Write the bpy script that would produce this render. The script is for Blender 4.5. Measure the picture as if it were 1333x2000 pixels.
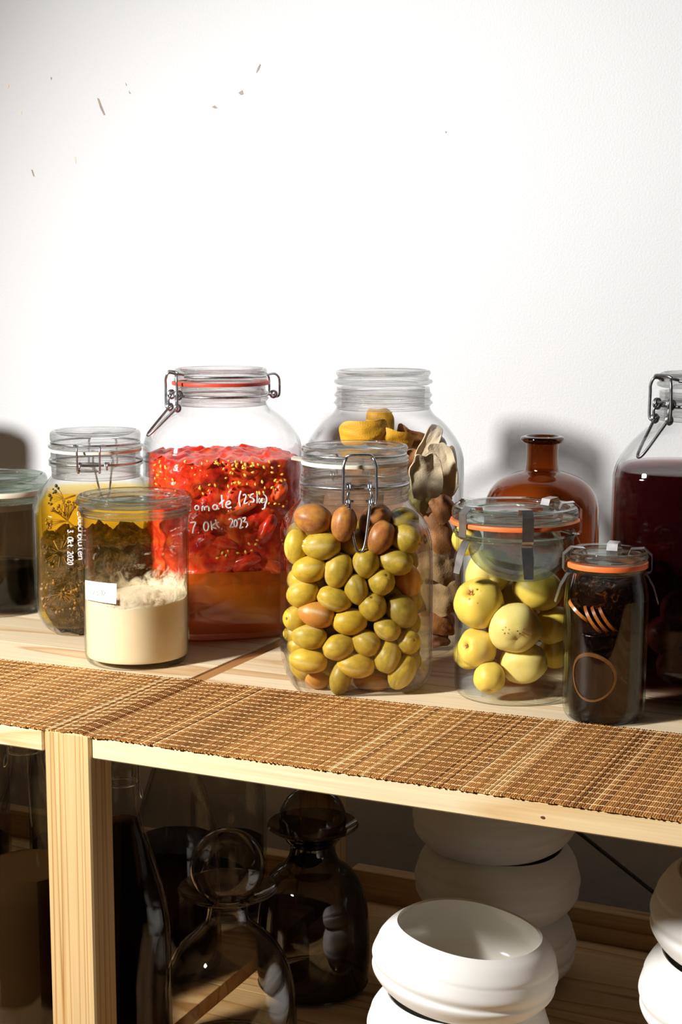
import bpy, math, random
import numpy as np
from mathutils import Vector, Matrix, noise as mnoise
from math import sin, cos, pi, radians, atan, atan2, sqrt

for o in list(bpy.data.objects):
    bpy.data.objects.remove(o, do_unlink=True)
S = bpy.context.scene
COL = S.collection
rnd = random.Random(7)

# ------------------------------------------------------------------ camera
F, CX, CY, HZ = 3000.0, 666.5, 1000.0, 565.0          # focal length and centre for a 1333x2000 frame
PITCH, YAW = atan((CY - HZ) / F), radians(24.9)
CAM = np.array([0.0, -0.9976, 1.255])
FW = np.array([-sin(YAW) * cos(PITCH), cos(YAW) * cos(PITCH), -sin(PITCH)])
RT = np.array([cos(YAW), sin(YAW), 0.0])
UP = np.cross(RT, FW)
cd = bpy.data.cameras.new('camera')
cam = bpy.data.objects.new('camera', cd)
COL.objects.link(cam)
cd.sensor_fit = 'VERTICAL'
cd.sensor_height = 36.0
cd.sensor_width = 24.0
cd.lens = F / 2000.0 * 36.0
cd.clip_start = 0.02
cam.matrix_world = Matrix(((RT[0], UP[0], -FW[0], CAM[0]), (RT[1], UP[1], -FW[1], CAM[1]),
                           (RT[2], UP[2], -FW[2], CAM[2]), (0, 0, 0, 1)))
S.camera = cam

# ------------------------------------------------------------------ light
W = bpy.data.worlds.new('room_ambient')
S.world = W
W.use_nodes = True
W.node_tree.nodes['Background'].inputs[0].default_value = (1.0, 0.95, 0.9, 1)
W.node_tree.nodes['Background'].inputs[1].default_value = 0.008
LP = Vector((-1.40, -1.00, 1.75))
ld = bpy.data.lights.new('studio_flash', 'SPOT')
ld.energy = 176
ld.color = (1.0, 0.98, 0.955)
ld.shadow_soft_size = 0.10
ld.spot_size = radians(91)
ld.spot_blend = 0.9
lo = bpy.data.objects.new('studio_flash', ld)
COL.objects.link(lo)
lo.location = LP
lo.rotation_euler = (Vector((-0.40, 0.35, 0.80)) - LP).to_track_quat('-Z', 'Y').to_euler()
vs = S.view_settings
vs.view_transform = 'Standard'
vs.look = 'None'
vs.gamma = 1.0
vs.use_curve_mapping = False
vs.exposure = 0.44
cy = S.cycles
cy.max_bounces = 9
cy.diffuse_bounces = 3
cy.glossy_bounces = 4
cy.transmission_bounces = 10
cy.transparent_max_bounces = 48
cy.caustics_reflective = False
cy.caustics_refractive = False
cy.use_denoising = True
cy.use_adaptive_sampling = True
cy.adaptive_threshold = 0.045
cy.sample_clamp_indirect = 4.0

# ------------------------------------------------------------------ projection helpers (photo pixel -> place)
SHELF, LOW, WALL = 0.90, 0.579, 0.60

def ray(x, y):
    return FW * F + RT * (x - CX) + UP * (CY - y)

def at_z(x, y, z):
    d = ray(x, y)
    return Vector(CAM + d * ((z - CAM[2]) / d[2]))

def at_y(x, y, Y):
    d = ray(x, y)
    return Vector(CAM + d * ((Y - CAM[1]) / d[1]))

def scale(p):
    return F / float((np.array(p) - CAM) @ FW)

class Axis:
    """A vertical axis standing at X, Y; turns photo rows and widths into heights and radii."""
    def __init__(s, X, Y):
        s.X, s.Y = X, Y
        t = Vector((CAM[0] - X, CAM[1] - Y, 0)).normalized()
        s.to = t                                   # horizontally towards the viewer
        s.side = Vector((-t.y, t.x, 0))            # to the right as seen
        s.face = atan2(s.side.y, s.side.x)
    def z(s, y):
        v0 = np.array([s.X, s.Y, 0.0]) - CAM
        k = CY - y
        return float((F * (v0 @ UP) - k * (v0 @ FW)) / (k * FW[2] - F * UP[2]))
    def r(s, hw, z):
        return hw / scale((s.X, s.Y, z))
    def prof(s, rows):
        out = []
        for row in rows:
            z = s.z(row[0])
            out.append((s.r(row[1], z), z) + tuple(row[2:3]))
        return out
    def pt(s, x, y, b):
        """point on the pixel's ray lying b metres in front of the axis (towards the viewer)"""
        d = Vector(ray(x, y))
        c = Vector(CAM)
        a = Vector((s.X, s.Y, 0)) + s.to * b
        t = (a - c).dot(s.to) / d.dot(s.to)
        return c + d * t

# ------------------------------------------------------------------ object helpers
def link(name, me, mat=None, parent=None, smooth=True, sharp=40):
    o = bpy.data.objects.new(name, me)
    COL.objects.link(o)
    if mat is not None:
        for m in (mat if isinstance(mat, (list, tuple)) else [mat]):
            me.materials.append(m)
    if smooth:
        me.polygons.foreach_set('use_smooth', [True] * len(me.polygons))
        if sharp:
            me.set_sharp_from_angle(angle=radians(sharp))
    if parent is not None:
        o.parent = parent
    return o

def mesh(name, v, f):
    me = bpy.data.meshes.new(name)
    me.from_pydata([tuple(p) for p in v], [], f)
    me.update()
    return me

def empty(name, loc):
    o = bpy.data.objects.new(name, None)
    o.empty_display_size = 0.02
    o.location = loc
    COL.objects.link(o)
    return o

def tag(o, label, cat=None, group=None, kind=None):
    o['label'] = label
    if cat: o['category'] = cat
    if group: o['group'] = group
    if kind: o['kind'] = kind
    return o

def superpt(a, n):
    c, s_ = cos(a), sin(a)
    if n <= 2.001:
        return c, s_
    k = (abs(c) ** n + abs(s_) ** n) ** (-1.0 / n)
    return c * k, s_ * k

def lathe_data(prof, seg=72, rot=0.0, X=0, Y=0, caps=False):
    """prof: (r, z[, n]) list; n is the squareness of the outline (2 = round)."""
    v, f, rings = [], [], []
    for p in prof:
        r, z = p[0], p[1]
        n = p[2] if len(p) > 2 else 2
        if r < 1e-6:
            rings.append([len(v)])
            v.append((X, Y, z))
            continue
        ring = []
        for i in range(seg):
            a = 2 * pi * i / seg
            c, s_ = superpt(a, n)
            ring.append(len(v))
            x, y = r * c, r * s_
            v.append((X + x * cos(rot) - y * sin(rot), Y + x * sin(rot) + y * cos(rot), z))
        rings.append(ring)
    for A, B in zip(rings[:-1], rings[1:]):
        if len(A) == 1 and len(B) == 1:
            continue
        for i in range(seg):
            j = (i + 1) % seg
            if len(A) == 1:
                f.append((A[0], B[j], B[i]))
            elif len(B) == 1:
                f.append((A[i], A[j], B[0]))
            else:
                f.append((A[i], A[j], B[j], B[i]))
    return v, f

def lathe(name, prof, mat, parent=None, seg=72, rot=0.0, sharp=40):
    v, f = lathe_data(prof, seg, rot)
    return link(name, mesh(name, v, f), mat, parent, True, sharp)

def smooth_prof(p, k=4):
    """Catmull-Rom refinement of a profile"""
    P = [tuple(q) + ((2,) if len(q) < 3 else ()) for q in p]
    out = []
    for i in range(len(P) - 1):
        a, b, c, d = P[max(i - 1, 0)], P[i], P[i + 1], P[min(i + 2, len(P) - 1)]
        for j in range(k):
            t = j / k
            q = []
            for m in range(3):
                q.append(0.5 * (2 * b[m] + (c[m] - a[m]) * t + (2 * a[m] - 5 * b[m] + 4 * c[m] - d[m]) * t * t
                                + (3 * b[m] - a[m] - 3 * c[m] + d[m]) * t ** 3))
            q[2] = max(2, q[2])
            out.append(tuple(q))
    out.append(P[-1])
    return out

def catmull(pts, k=5, closed=False):
    P = [Vector(p) for p in pts]
    n = len(P)
    out = []
    rng = range(n if closed else n - 1)
    for i in rng:
        if closed:
            a, b, c, d = P[i - 1], P[i], P[(i + 1) % n], P[(i + 2) % n]
        else:
            a, b, c, d = P[max(i - 1, 0)], P[i], P[i + 1], P[min(i + 2, n - 1)]
        for j in range(k):
            t = j / k
            out.append(0.5 * (2 * b + (c - a) * t + (2 * a - 5 * b + 4 * c - d) * t * t + (3 * b - a - 3 * c + d) * t ** 3))
    if not closed:
        out.append(P[-1])
    return out

def tube_data(pts, r, sides=8, closed=False, V=None, Fc=None):
    V = [] if V is None else V
    Fc = [] if Fc is None else Fc
    n = len(pts)
    base = len(V)
    prev = None
    for i in range(n):
        if closed:
            t = pts[(i + 1) % n] - pts[i - 1]
        else:
            t = pts[min(i + 1, n - 1)] - pts[max(i - 1, 0)]
        t = t.normalized() if t.length > 1e-9 else Vector((0, 0, 1))
        if prev is None:
            u = t.orthogonal().normalized()
        else:
            u = (prev - t * prev.dot(t))
            u = u.normalized() if u.length > 1e-6 else t.orthogonal().normalized()
        prev = u
        w = t.cross(u)
        rr = r[i] if isinstance(r, (list, tuple)) else r
        for k in range(sides):
            a = 2 * pi * k / sides
            V.append(pts[i] + (u * cos(a) + w * sin(a)) * rr)
    for i in range(n if closed else n - 1):
        j = (i + 1) % n
        for k in range(sides):
            m = (k + 1) % sides
            Fc.append((base + i * sides + k, base + i * sides + m, base + j * sides + m, base + j * sides + k))
    if not closed:
        Fc.append(tuple(base + k for k in reversed(range(sides))))
        Fc.append(tuple(base + (n - 1) * sides + k for k in range(sides)))
    return V, Fc

def tube(name, paths, r, mat, parent=None, sides=8, k=5, closed=False):
    """one mesh out of one or more wire paths (a path is a list of points)"""
    V, Fc = [], []
    if not isinstance(paths[0], (list, tuple)):
        paths = [paths]
    for p in paths:
        q = catmull(p, k, closed) if k > 1 else [Vector(a) for a in p]
        tube_data(q, r, sides, closed, V, Fc)
    return link(name, mesh(name, V, Fc), mat, parent, True, 60)

def box_data(x0, x1, y0, y1, z0, z1, bev=0.0):
    if bev <= 0:
        v = [(x0, y0, z0), (x1, y0, z0), (x1, y1, z0), (x0, y1, z0), (x0, y0, z1), (x1, y0, z1), (x1, y1, z1), (x0, y1, z1)]
        return v, [(0, 3, 2, 1), (4, 5, 6, 7), (0, 1, 5, 4), (1, 2, 6, 5), (2, 3, 7, 6), (3, 0, 4, 7)]
    b = bev
    v, idx = [], {}
    for sx in (0, 1):
        for sy in (0, 1):
            for sz in (0, 1):
                X, Y, Z = (x0, x1)[sx], (y0, y1)[sy], (z0, z1)[sz]
                dx, dy, dz = (b, -b)[sx], (b, -b)[sy], (b, -b)[sz]
                for ax in range(3):
                    p = [X + dx, Y + dy, Z + dz]
                    p[ax] = (X, Y, Z)[ax]
                    idx[(sx, sy, sz, ax)] = len(v)
                    v.append(tuple(p))
    f = []
    cyc = [(0, 0), (1, 0), (1, 1), (0, 1)]
    for s_ in (0, 1):
        f.append([idx[(s_, a, b_, 0)] for a, b_ in cyc])
        f.append([idx[(a, s_, b_, 1)] for a, b_ in cyc])
        f.append([idx[(a, b_, s_, 2)] for a, b_ in cyc])
    for a in (0, 1):
        for c in (0, 1):
            f.append([idx[(a, c, 0, 0)], idx[(a, c, 1, 0)], idx[(a, c, 1, 1)], idx[(a, c, 0, 1)]])
            f.append([idx[(a, 0, c, 0)], idx[(a, 1, c, 0)], idx[(a, 1, c, 2)], idx[(a, 0, c, 2)]])
            f.append([idx[(0, a, c, 1)], idx[(1, a, c, 1)], idx[(1, a, c, 2)], idx[(0, a, c, 2)]])
    for a in (0, 1):
        for b_ in (0, 1):
            for c in (0, 1):
                f.append([idx[(a, b_, c, 0)], idx[(a, b_, c, 1)], idx[(a, b_, c, 2)]])
    return v, f

def box(name, x0, x1, y0, y1, z0, z1, mat, parent=None, bev=0.0):
    import bmesh
    v, f = box_data(x0, x1, y0, y1, z0, z1, bev)
    me = mesh(name, v, f)
    bm = bmesh.new()
    bm.from_mesh(me)
    bmesh.ops.recalc_face_normals(bm, faces=bm.faces)
    bm.to_mesh(me)
    bm.free()
    return link(name, me, mat, parent, False)

# ------------------------------------------------------------------ materials
def new_mat(name):
    m = bpy.data.materials.new(name)
    m.use_nodes = True
    nt = m.node_tree
    nt.nodes.clear()
    out = nt.nodes.new('ShaderNodeOutputMaterial')
    return m, nt, out

def N(nt, t, **kw):
    n = nt.nodes.new(t)
    for k, v in kw.items():
        setattr(n, k, v)
    return n

def ramp(nt, stops, interp='LINEAR'):
    n = nt.nodes.new('ShaderNodeValToRGB')
    n.color_ramp.interpolation = interp
    e = n.color_ramp.elements
    while len(e) < len(stops):
        e.new(0.5)
    for q, (p, c) in zip(e, stops):
        q.position = p
        q.color = tuple(c) + (1,) if len(c) == 3 else c
    return n

def principled(name, col, rough=0.5, metal=0.0, spec=0.5, sss=0.0, bump=None, coat=0.0, vary=None):
    """plain procedural surface: colour with a little noise mottling, optional bump (scale, strength)"""
    m, nt, out = new_mat(name)
    p = N(nt, 'ShaderNodeBsdfPrincipled')
    p.inputs['Roughness'].default_value = rough
    p.inputs['Metallic'].default_value = metal
    p.inputs['Specular IOR Level'].default_value = spec
    p.inputs['Coat Weight'].default_value = coat
    if sss:
        p.inputs['Subsurface Weight'].default_value = sss
        p.inputs['Subsurface Radius'].default_value = (0.01, 0.006, 0.003)
        p.inputs['Subsurface Scale'].default_value = 1.0
    tc = N(nt, 'ShaderNodeTexCoord')
    nz = N(nt, 'ShaderNodeTexNoise')
    sc, amt = vary or (60, 0.12)
    nz.inputs['Scale'].default_value = sc
    nz.inputs['Detail'].default_value = 5
    nt.links.new(tc.outputs['Object'], nz.inputs['Vector'])
    r = ramp(nt, [(0.3, [c * (1 - amt) for c in col]), (0.7, [min(1, c * (1 + amt)) for c in col])])
    nt.links.new(nz.outputs['Fac'], r.inputs[0])
    nt.links.new(r.outputs[0], p.inputs['Base Color'])
    if bump:
        n2 = N(nt, 'ShaderNodeTexNoise')
        n2.inputs['Scale'].default_value = bump[0]
        n2.inputs['Detail'].default_value = 4
        nt.links.new(tc.outputs['Object'], n2.inputs['Vector'])
        b = N(nt, 'ShaderNodeBump')
        b.inputs['Strength'].default_value = bump[1]
        b.inputs['Distance'].default_value = bump[2] if len(bump) > 2 else 0.002
        nt.links.new(n2.outputs['Fac'], b.inputs['Height'])
        nt.links.new(b.outputs[0], p.inputs['Normal'])
    nt.links.new(p.outputs[0], out.inputs[0])
    return m

def schlick(nt, base=0.04, gain=0.9, power=5.0):
    lw = N(nt, 'ShaderNodeLayerWeight')
    lw.inputs[0].default_value = 0.5
    pw = N(nt, 'ShaderNodeMath', operation='POWER')
    pw.inputs[1].default_value = power
    nt.links.new(lw.outputs['Facing'], pw.inputs[0])
    ma = N(nt, 'ShaderNodeMath', operation='MULTIPLY_ADD')
    ma.inputs[1].default_value = gain
    ma.inputs[2].default_value = base
    nt.links.new(pw.outputs[0], ma.inputs[0])
    return lw, ma

def glass(name, face=(0.999, 0.999, 0.999), edge=(0.62, 0.66, 0.65), refl=0.014, rough=0.0, thick=0.0, ior=1.45, epow=4.5,
          tint=(0.96, 0.98, 0.97), streak=0.0):
    """thin-walled glass: see-through with Schlick reflection; thick > 0 mixes in true refraction"""
    m, nt, out = new_mat(name)
    lw, fr = schlick(nt, refl, 0.85)
    pw = N(nt, 'ShaderNodeMath', operation='POWER')
    pw.inputs[1].default_value = epow
    nt.links.new(lw.outputs['Facing'], pw.inputs[0])
    mixc = N(nt, 'ShaderNodeMix', data_type='RGBA')
    mixc.inputs[6].default_value = tuple(face) + (1,)
    mixc.inputs[7].default_value = tuple(edge) + (1,)
    nt.links.new(pw.outputs[0], mixc.inputs[0])
    tr = N(nt, 'ShaderNodeBsdfTransparent')
    nt.links.new(mixc.outputs[2], tr.inputs[0])
    gl = N(nt, 'ShaderNodeBsdfGlossy')
    gl.inputs['Roughness'].default_value = max(rough, 0.02)
    gl.inputs['Color'].default_value = (1, 1, 1, 1)
    mx = N(nt, 'ShaderNodeMixShader')
    nt.links.new(fr.outputs[0], mx.inputs[0])
    nt.links.new(tr.outputs[0], mx.inputs[1])
    nt.links.new(gl.outputs[0], mx.inputs[2])
    bmp = None
    if streak > 0:                                   # fine moulded rings
        tc = N(nt, 'ShaderNodeTexCoord')
        mp = N(nt, 'ShaderNodeMapping')
        mp.inputs['Scale'].default_value = (9, 9, 420)
        nt.links.new(tc.outputs['Object'], mp.inputs[0])
        nz = N(nt, 'ShaderNodeTexNoise')
        nz.inputs['Scale'].default_value = 1.0
        nz.inputs['Detail'].default_value = 3
        nt.links.new(mp.outputs[0], nz.inputs['Vector'])
        bmp = N(nt, 'ShaderNodeBump')
        bmp.inputs['Strength'].default_value = streak
        bmp.inputs['Distance'].default_value = 0.007
        nt.links.new(nz.outputs['Fac'], bmp.inputs['Height'])
        nt.links.new(bmp.outputs[0], lw.inputs['Normal'])
        nt.links.new(bmp.outputs[0], gl.inputs['Normal'])
    last = mx
    if thick > 0:
        g = N(nt, 'ShaderNodeBsdfGlass')
        g.inputs['IOR'].default_value = ior
        g.inputs['Roughness'].default_value = 0.0
        g.inputs['Color'].default_value = tuple(tint) + (1,)
        if bmp: nt.links.new(bmp.outputs[0], g.inputs['Normal'])
        m2 = N(nt, 'ShaderNodeMixShader')
        m2.inputs[0].default_value = thick
        nt.links.new(mx.outputs[0], m2.inputs[1])
        nt.links.new(g.outputs[0], m2.inputs[2])
        last = m2
    nt.links.new(last.outputs[0], out.inputs[0])
    return m

def liquid(name, absorb, density, cloud=0.0, cloud_col=(0.5, 0.2, 0.05), refl=0.02):
    """see-through liquid: absorbing volume, faint surface reflection, optional cloudiness"""
    m, nt, out = new_mat(name)
    lw, fr = schlick(nt, refl, 0.3)
    tr = N(nt, 'ShaderNodeBsdfTransparent')
    gl = N(nt, 'ShaderNodeBsdfGlossy')
    gl.inputs['Roughness'].default_value = 0.05
    mx = N(nt, 'ShaderNodeMixShader')
    nt.links.new(fr.outputs[0], mx.inputs[0])
    nt.links.new(tr.outputs[0], mx.inputs[1])
    nt.links.new(gl.outputs[0], mx.inputs[2])
    last = mx
    if cloud > 0:
        df = N(nt, 'ShaderNodeBsdfDiffuse')
        tl = N(nt, 'ShaderNodeBsdfTranslucent')
        df.inputs[0].default_value = tuple(cloud_col) + (1,)
        tl.inputs[0].default_value = tuple(cloud_col) + (1,)
        a = N(nt, 'ShaderNodeMixShader')
        a.inputs[0].default_value = 0.5
        nt.links.new(df.outputs[0], a.inputs[1])
        nt.links.new(tl.outputs[0], a.inputs[2])
        m2 = N(nt, 'ShaderNodeMixShader')
        m2.inputs[0].default_value = cloud
        nt.links.new(mx.outputs[0], m2.inputs[1])
        nt.links.new(a.outputs[0], m2.inputs[2])
        last = m2
    nt.links.new(last.outputs[0], out.inputs[0])
    va = N(nt, 'ShaderNodeVolumeAbsorption')
    va.inputs['Color'].default_value = tuple(absorb) + (1,)
    va.inputs['Density'].default_value = density
    nt.links.new(va.outputs[0], out.inputs['Volume'])
    return m

def wood(name, light, mid, dark, axis=0, ring=9.0, contrast=1.0, rough=0.5, stretch=(1.1, 13.0)):
    """pine: stretched noise turned into growth-ring bands plus fine fibre, grain along the axis"""
    m, nt, out = new_mat(name)
    tc = N(nt, 'ShaderNodeTexCoord')
    oi = N(nt, 'ShaderNodeObjectInfo')
    mul = N(nt, 'ShaderNodeVectorMath', operation='SCALE')
    comb = N(nt, 'ShaderNodeCombineXYZ')
    for i in range(3):
        nt.links.new(oi.outputs['Random'], comb.inputs[i])
    nt.links.new(comb.outputs[0], mul.inputs[0])
    mul.inputs['Scale'].default_value = 7.0
    add = N(nt, 'ShaderNodeVectorMath', operation='ADD')
    nt.links.new(tc.outputs['Object'], add.inputs[0])
    nt.links.new(mul.outputs[0], add.inputs[1])
    mp = N(nt, 'ShaderNodeMapping')
    s_ = [1.0, 1.0, 1.0]
    for i in range(3):
        s_[i] = stretch[0] if i == axis else stretch[1]
    mp.inputs['Scale'].default_value = s_
    nt.links.new(add.outputs[0], mp.inputs['Vector'])
    n1 = N(nt, 'ShaderNodeTexNoise')
    n1.inputs['Scale'].default_value = 1.0
    n1.inputs['Detail'].default_value = 2.0
    n1.inputs['Roughness'].default_value = 0.4
    nt.links.new(mp.outputs[0], n1.inputs['Vector'])
    ml = N(nt, 'ShaderNodeMath', operation='MULTIPLY')
    ml.inputs[1].default_value = ring
    nt.links.new(n1.outputs['Fac'], ml.inputs[0])
    fr = N(nt, 'ShaderNodeMath', operation='FRACT')
    nt.links.new(ml.outputs[0], fr.inputs[0])
    r1 = ramp(nt, [(0.0, light), (0.55, light), (0.82, mid), (0.93, dark), (1.0, light)])
    nt.links.new(fr.outputs[0], r1.inputs[0])
    mp2 = N(nt, 'ShaderNodeMapping')
    mp2.inputs['Scale'].default_value = [6.0 if i == axis else 420.0 for i in range(3)]
    nt.links.new(add.outputs[0], mp2.inputs['Vector'])
    n2 = N(nt, 'ShaderNodeTexNoise')
    n2.inputs['Scale'].default_value = 1.0
    n2.inputs['Detail'].default_value = 3.0
    nt.links.new(mp2.outputs[0], n2.inputs['Vector'])
    r2 = ramp(nt, [(0.3, (0.82, 0.80, 0.76)), (0.7, (1.0, 1.0, 1.0))])
    nt.links.new(n2.outputs['Fac'], r2.inputs[0])
    mx = N(nt, 'ShaderNodeMix', data_type='RGBA', blend_type='MULTIPLY')
    mx.inputs[0].default_value = contrast
    nt.links.new(r1.outputs[0], mx.inputs[6])
    nt.links.new(r2.outputs[0], mx.inputs[7])
    # broad tone differences from plank to plank
    n3 = N(nt, 'ShaderNodeMapRange')
    n3.inputs[3].default_value = 0.88
    n3.inputs[4].default_value = 1.06
    nt.links.new(oi.outputs['Random'], n3.inputs[0])
    sc = N(nt, 'ShaderNodeVectorMath', operation='SCALE')
    nt.links.new(mx.outputs[2], sc.inputs[0])
    nt.links.new(n3.outputs[0], sc.inputs['Scale'])
    p = N(nt, 'ShaderNodeBsdfPrincipled')
    p.inputs['Roughness'].default_value = rough
    p.inputs['Specular IOR Level'].default_value = 0.25
    nt.links.new(sc.outputs[0], p.inputs['Base Color'])
    b = N(nt, 'ShaderNodeBump')
    b.inputs['Strength'].default_value = 0.12
    b.inputs['Distance'].default_value = 0.0006
    nt.links.new(n2.outputs['Fac'], b.inputs['Height'])
    nt.links.new(b.outputs[0], p.inputs['Normal'])
    nt.links.new(p.outputs[0], out.inputs[0])
    return m

M = {}
M['wall'] = principled('white_plaster', (0.685, 0.690, 0.700), 0.75, spec=0.2, bump=(420, 0.35, 0.0012), vary=(3, 0.02))
M['floor'] = principled('dark_floor', (0.07, 0.06, 0.055), 0.7)
M['scuff'] = principled('wall_scuff', (0.36, 0.30, 0.25), 0.8)
M['scuff_y'] = principled('wall_stain', (0.80, 0.66, 0.47), 0.8)
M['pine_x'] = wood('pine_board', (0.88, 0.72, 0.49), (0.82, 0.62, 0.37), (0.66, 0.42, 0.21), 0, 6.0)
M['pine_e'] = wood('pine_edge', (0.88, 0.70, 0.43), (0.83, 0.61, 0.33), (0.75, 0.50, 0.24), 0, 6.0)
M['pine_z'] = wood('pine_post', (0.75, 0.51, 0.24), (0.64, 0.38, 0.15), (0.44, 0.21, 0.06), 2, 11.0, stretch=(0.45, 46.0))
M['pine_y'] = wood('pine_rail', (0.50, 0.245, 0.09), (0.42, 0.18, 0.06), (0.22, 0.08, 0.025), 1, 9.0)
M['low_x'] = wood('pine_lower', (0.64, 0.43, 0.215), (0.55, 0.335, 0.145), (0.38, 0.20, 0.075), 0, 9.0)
M['glass'] = glass('clear_glass')
M['glass_t'] = glass('thick_clear_glass', edge=(0.50, 0.52, 0.51), thick=0.20, epow=2.0, streak=1.0)
M['weck'] = glass('greenish_glass', face=(0.99, 0.995, 0.99), edge=(0.36, 0.48, 0.40))
M['weck_t'] = glass('thick_greenish_glass', edge=(0.26, 0.40, 0.32), thick=0.20, epow=2.0, streak=0.8, tint=(0.78, 0.93, 0.83))
M['steel'] = principled('steel_wire', (0.50, 0.52, 0.54), 0.3, metal=1.0, vary=(300, 0.2))
M['dsteel'] = principled('dull_steel_wire', (0.22, 0.22, 0.22), 0.4, metal=1.0, vary=(300, 0.2))
M['clip'] = principled('brushed_steel_clip', (0.62, 0.61, 0.60), 0.32, metal=1.0, vary=(150, 0.15))
M['rubber_r'] = principled('red_rubber', (0.62, 0.06, 0.025), 0.45, spec=0.4)
M['rubber_o'] = principled('orange_rubber', (0.86, 0.19, 0.045), 0.45, spec=0.4)
M['rubber_w'] = principled('ivory_rubber', (0.78, 0.72, 0.58), 0.5, spec=0.3)
M['paint'] = principled('white_marker', (0.86, 0.82, 0.82), 0.6, vary=(500, 0.12))
M['paper'] = principled('white_paper', (0.88, 0.88, 0.86), 0.8, spec=0.1)
M['pencil'] = principled('faint_pencil', (0.5, 0.46, 0.44), 0.8)
M['ceramic'] = principled('white_ceramic', (0.83, 0.81, 0.77), 0.55, spec=0.35, vary=(20, 0.02))
M['glaze'] = principled('glazed_inside', (0.80, 0.765, 0.68), 0.12, spec=0.6, vary=(20, 0.02))
M['rod'] = principled('black_rod', (0.02, 0.014, 0.014), 0.35)

# ------------------------------------------------------------------ the setting
def plane_slab(name, x0, x1, y0, y1, z0, z1, mat):
    o = box(name, x0, x1, y0, y1, z0, z1, mat)
    o['kind'] = 'structure'
    return o

wall = plane_slab('wall_back', -3.2, 2.4, WALL, WALL + 0.12, 0.0, 2.9, M['wall'])
floor = plane_slab('floor', -3.2, 2.4, -3.0, WALL + 0.12, -0.1, 0.0, M['floor'])

def scuff(px, mat, th=0.0004):
    """a small flaw standing a hair proud of the plaster, outlined by photo points"""
    pts = [at_y(x, y, WALL) for x, y in px]
    n = len(pts)
    v = [(p.x, WALL - th, p.z) for p in pts] + [(p.x, WALL + 0.001, p.z) for p in pts]
    f = [tuple(range(n))] + [(i, i + n, (i + 1) % n + n, (i + 1) % n) for i in range(n)]
    o = link('scuff', mesh('scuff', v, f), mat, None, False)
    o.parent = wall
    return o

for pts, m in (([(190, 191), (194, 193), (199, 207), (206, 224), (203, 225), (196, 211)], 'scuff'),
               ([(508, 125), (510, 127), (506, 137), (501, 143), (503, 134)], 'scuff'),
               ([(466, 181), (474, 176), (476, 184), (471, 186)], 'scuff'),
               ([(414, 209), (420, 206), (426, 211), (420, 212)], 'scuff'),
               ([(245, 161), (248, 166), (247, 168)], 'scuff'),
               ([(252, 177), (256, 183), (253, 183)], 'scuff'),
               ([(61, 331), (64, 332), (68, 345), (65, 344)], 'scuff'),
               ([(12, 167), (18, 165), (17, 172), (14, 173)], 'scuff_y'),
               ([(39, 217), (43, 218), (42, 224), (39, 222)], 'scuff_y'),
               ([(99, 150), (102, 152), (100, 157)], 'scuff'),
               ([(145, 305), (148, 307), (149, 320), (147, 318)], 'scuff_y'),
               ([(870, 256), (874, 258), (871, 260)], 'scuff')):
    scuff(pts, M[m])

# ------------------------------------------------------------------ the shelving
PX0, PX1 = -0.7290, -0.6850           # the front post
def board(name, x0, x1, ztop, th, label, mat, edge, n=6, notch=None):
    t = empty(name, ((x0 + x1) / 2, 0.25, ztop - th))
    tag(t, label, 'shelf board')
    t.location = (0, 0, 0)
    ys = [0.0, 0.0312] + [0.0312 + (0.4612 - 0.0312) * (i + 1) / (n - 2) for i in range(n - 2)] + [0.5]
    for i in range(len(ys) - 1):
        end = i in (0, len(ys) - 2)                   # the strips notched round the posts
        a, b = notch if end else (x0, x1)
        mm = edge if i == 0 else mat
        box('plank', a, b, ys[i] + 0.0001, ys[i + 1] - 0.0001, ztop - th, ztop, mm, t, 0.0012 if i == 0 else 0.0004)
    return t

board('shelf_board', -0.6910, 0.62, SHELF, 0.0185, 'long pale pine shelf board to the right of the front post, under the mat', M['pine_x'], M['pine_e'], 6, (PX1 + 0.0012, 0.62))
board('shelf_board', -1.95, -0.7070, SHELF, 0.0185, 'pale pine shelf board to the left of the front post, upper tier', M['pine_x'], M['pine_e'], 6, (-1.95, PX0 - 0.0025))
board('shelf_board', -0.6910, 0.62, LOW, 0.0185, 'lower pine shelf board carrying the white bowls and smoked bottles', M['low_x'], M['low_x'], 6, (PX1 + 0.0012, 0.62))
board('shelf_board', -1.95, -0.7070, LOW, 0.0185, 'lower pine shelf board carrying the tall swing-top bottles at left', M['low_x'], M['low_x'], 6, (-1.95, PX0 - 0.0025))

fr = empty('side_frame', (0, 0, 0))
tag(fr, 'pine upright side frame with a square front post between the boards', 'shelf frame')
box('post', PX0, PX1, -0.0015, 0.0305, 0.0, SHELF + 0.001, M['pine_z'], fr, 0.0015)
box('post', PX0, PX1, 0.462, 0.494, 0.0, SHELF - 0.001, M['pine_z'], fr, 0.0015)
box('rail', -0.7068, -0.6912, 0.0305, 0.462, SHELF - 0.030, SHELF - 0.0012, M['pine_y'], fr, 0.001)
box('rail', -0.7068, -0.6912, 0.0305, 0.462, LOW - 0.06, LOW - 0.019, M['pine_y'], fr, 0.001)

for x0, x1, lab in ((PX1 + 0.002, 0.62, 'narrow pine back rail behind the white bowls'), (-1.95, PX0 - 0.002, 'narrow pine back rail behind the swing-top bottles')):
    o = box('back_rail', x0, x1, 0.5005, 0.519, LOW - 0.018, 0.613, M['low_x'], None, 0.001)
    tag(o, lab, 'rail')
a, b = at_y(1095, 1597, 0.53), at_y(1345, 1797, 0.53)
d_ = (b - a)
rod = tube('brace_rod', [a - d_ * 0.35, a, b, b + d_ * 1.9], 0.0022, M['rod'], None, 8, 2)
tag(rod, 'thin black metal cross brace rod running diagonally behind the shelves', 'brace')
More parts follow.
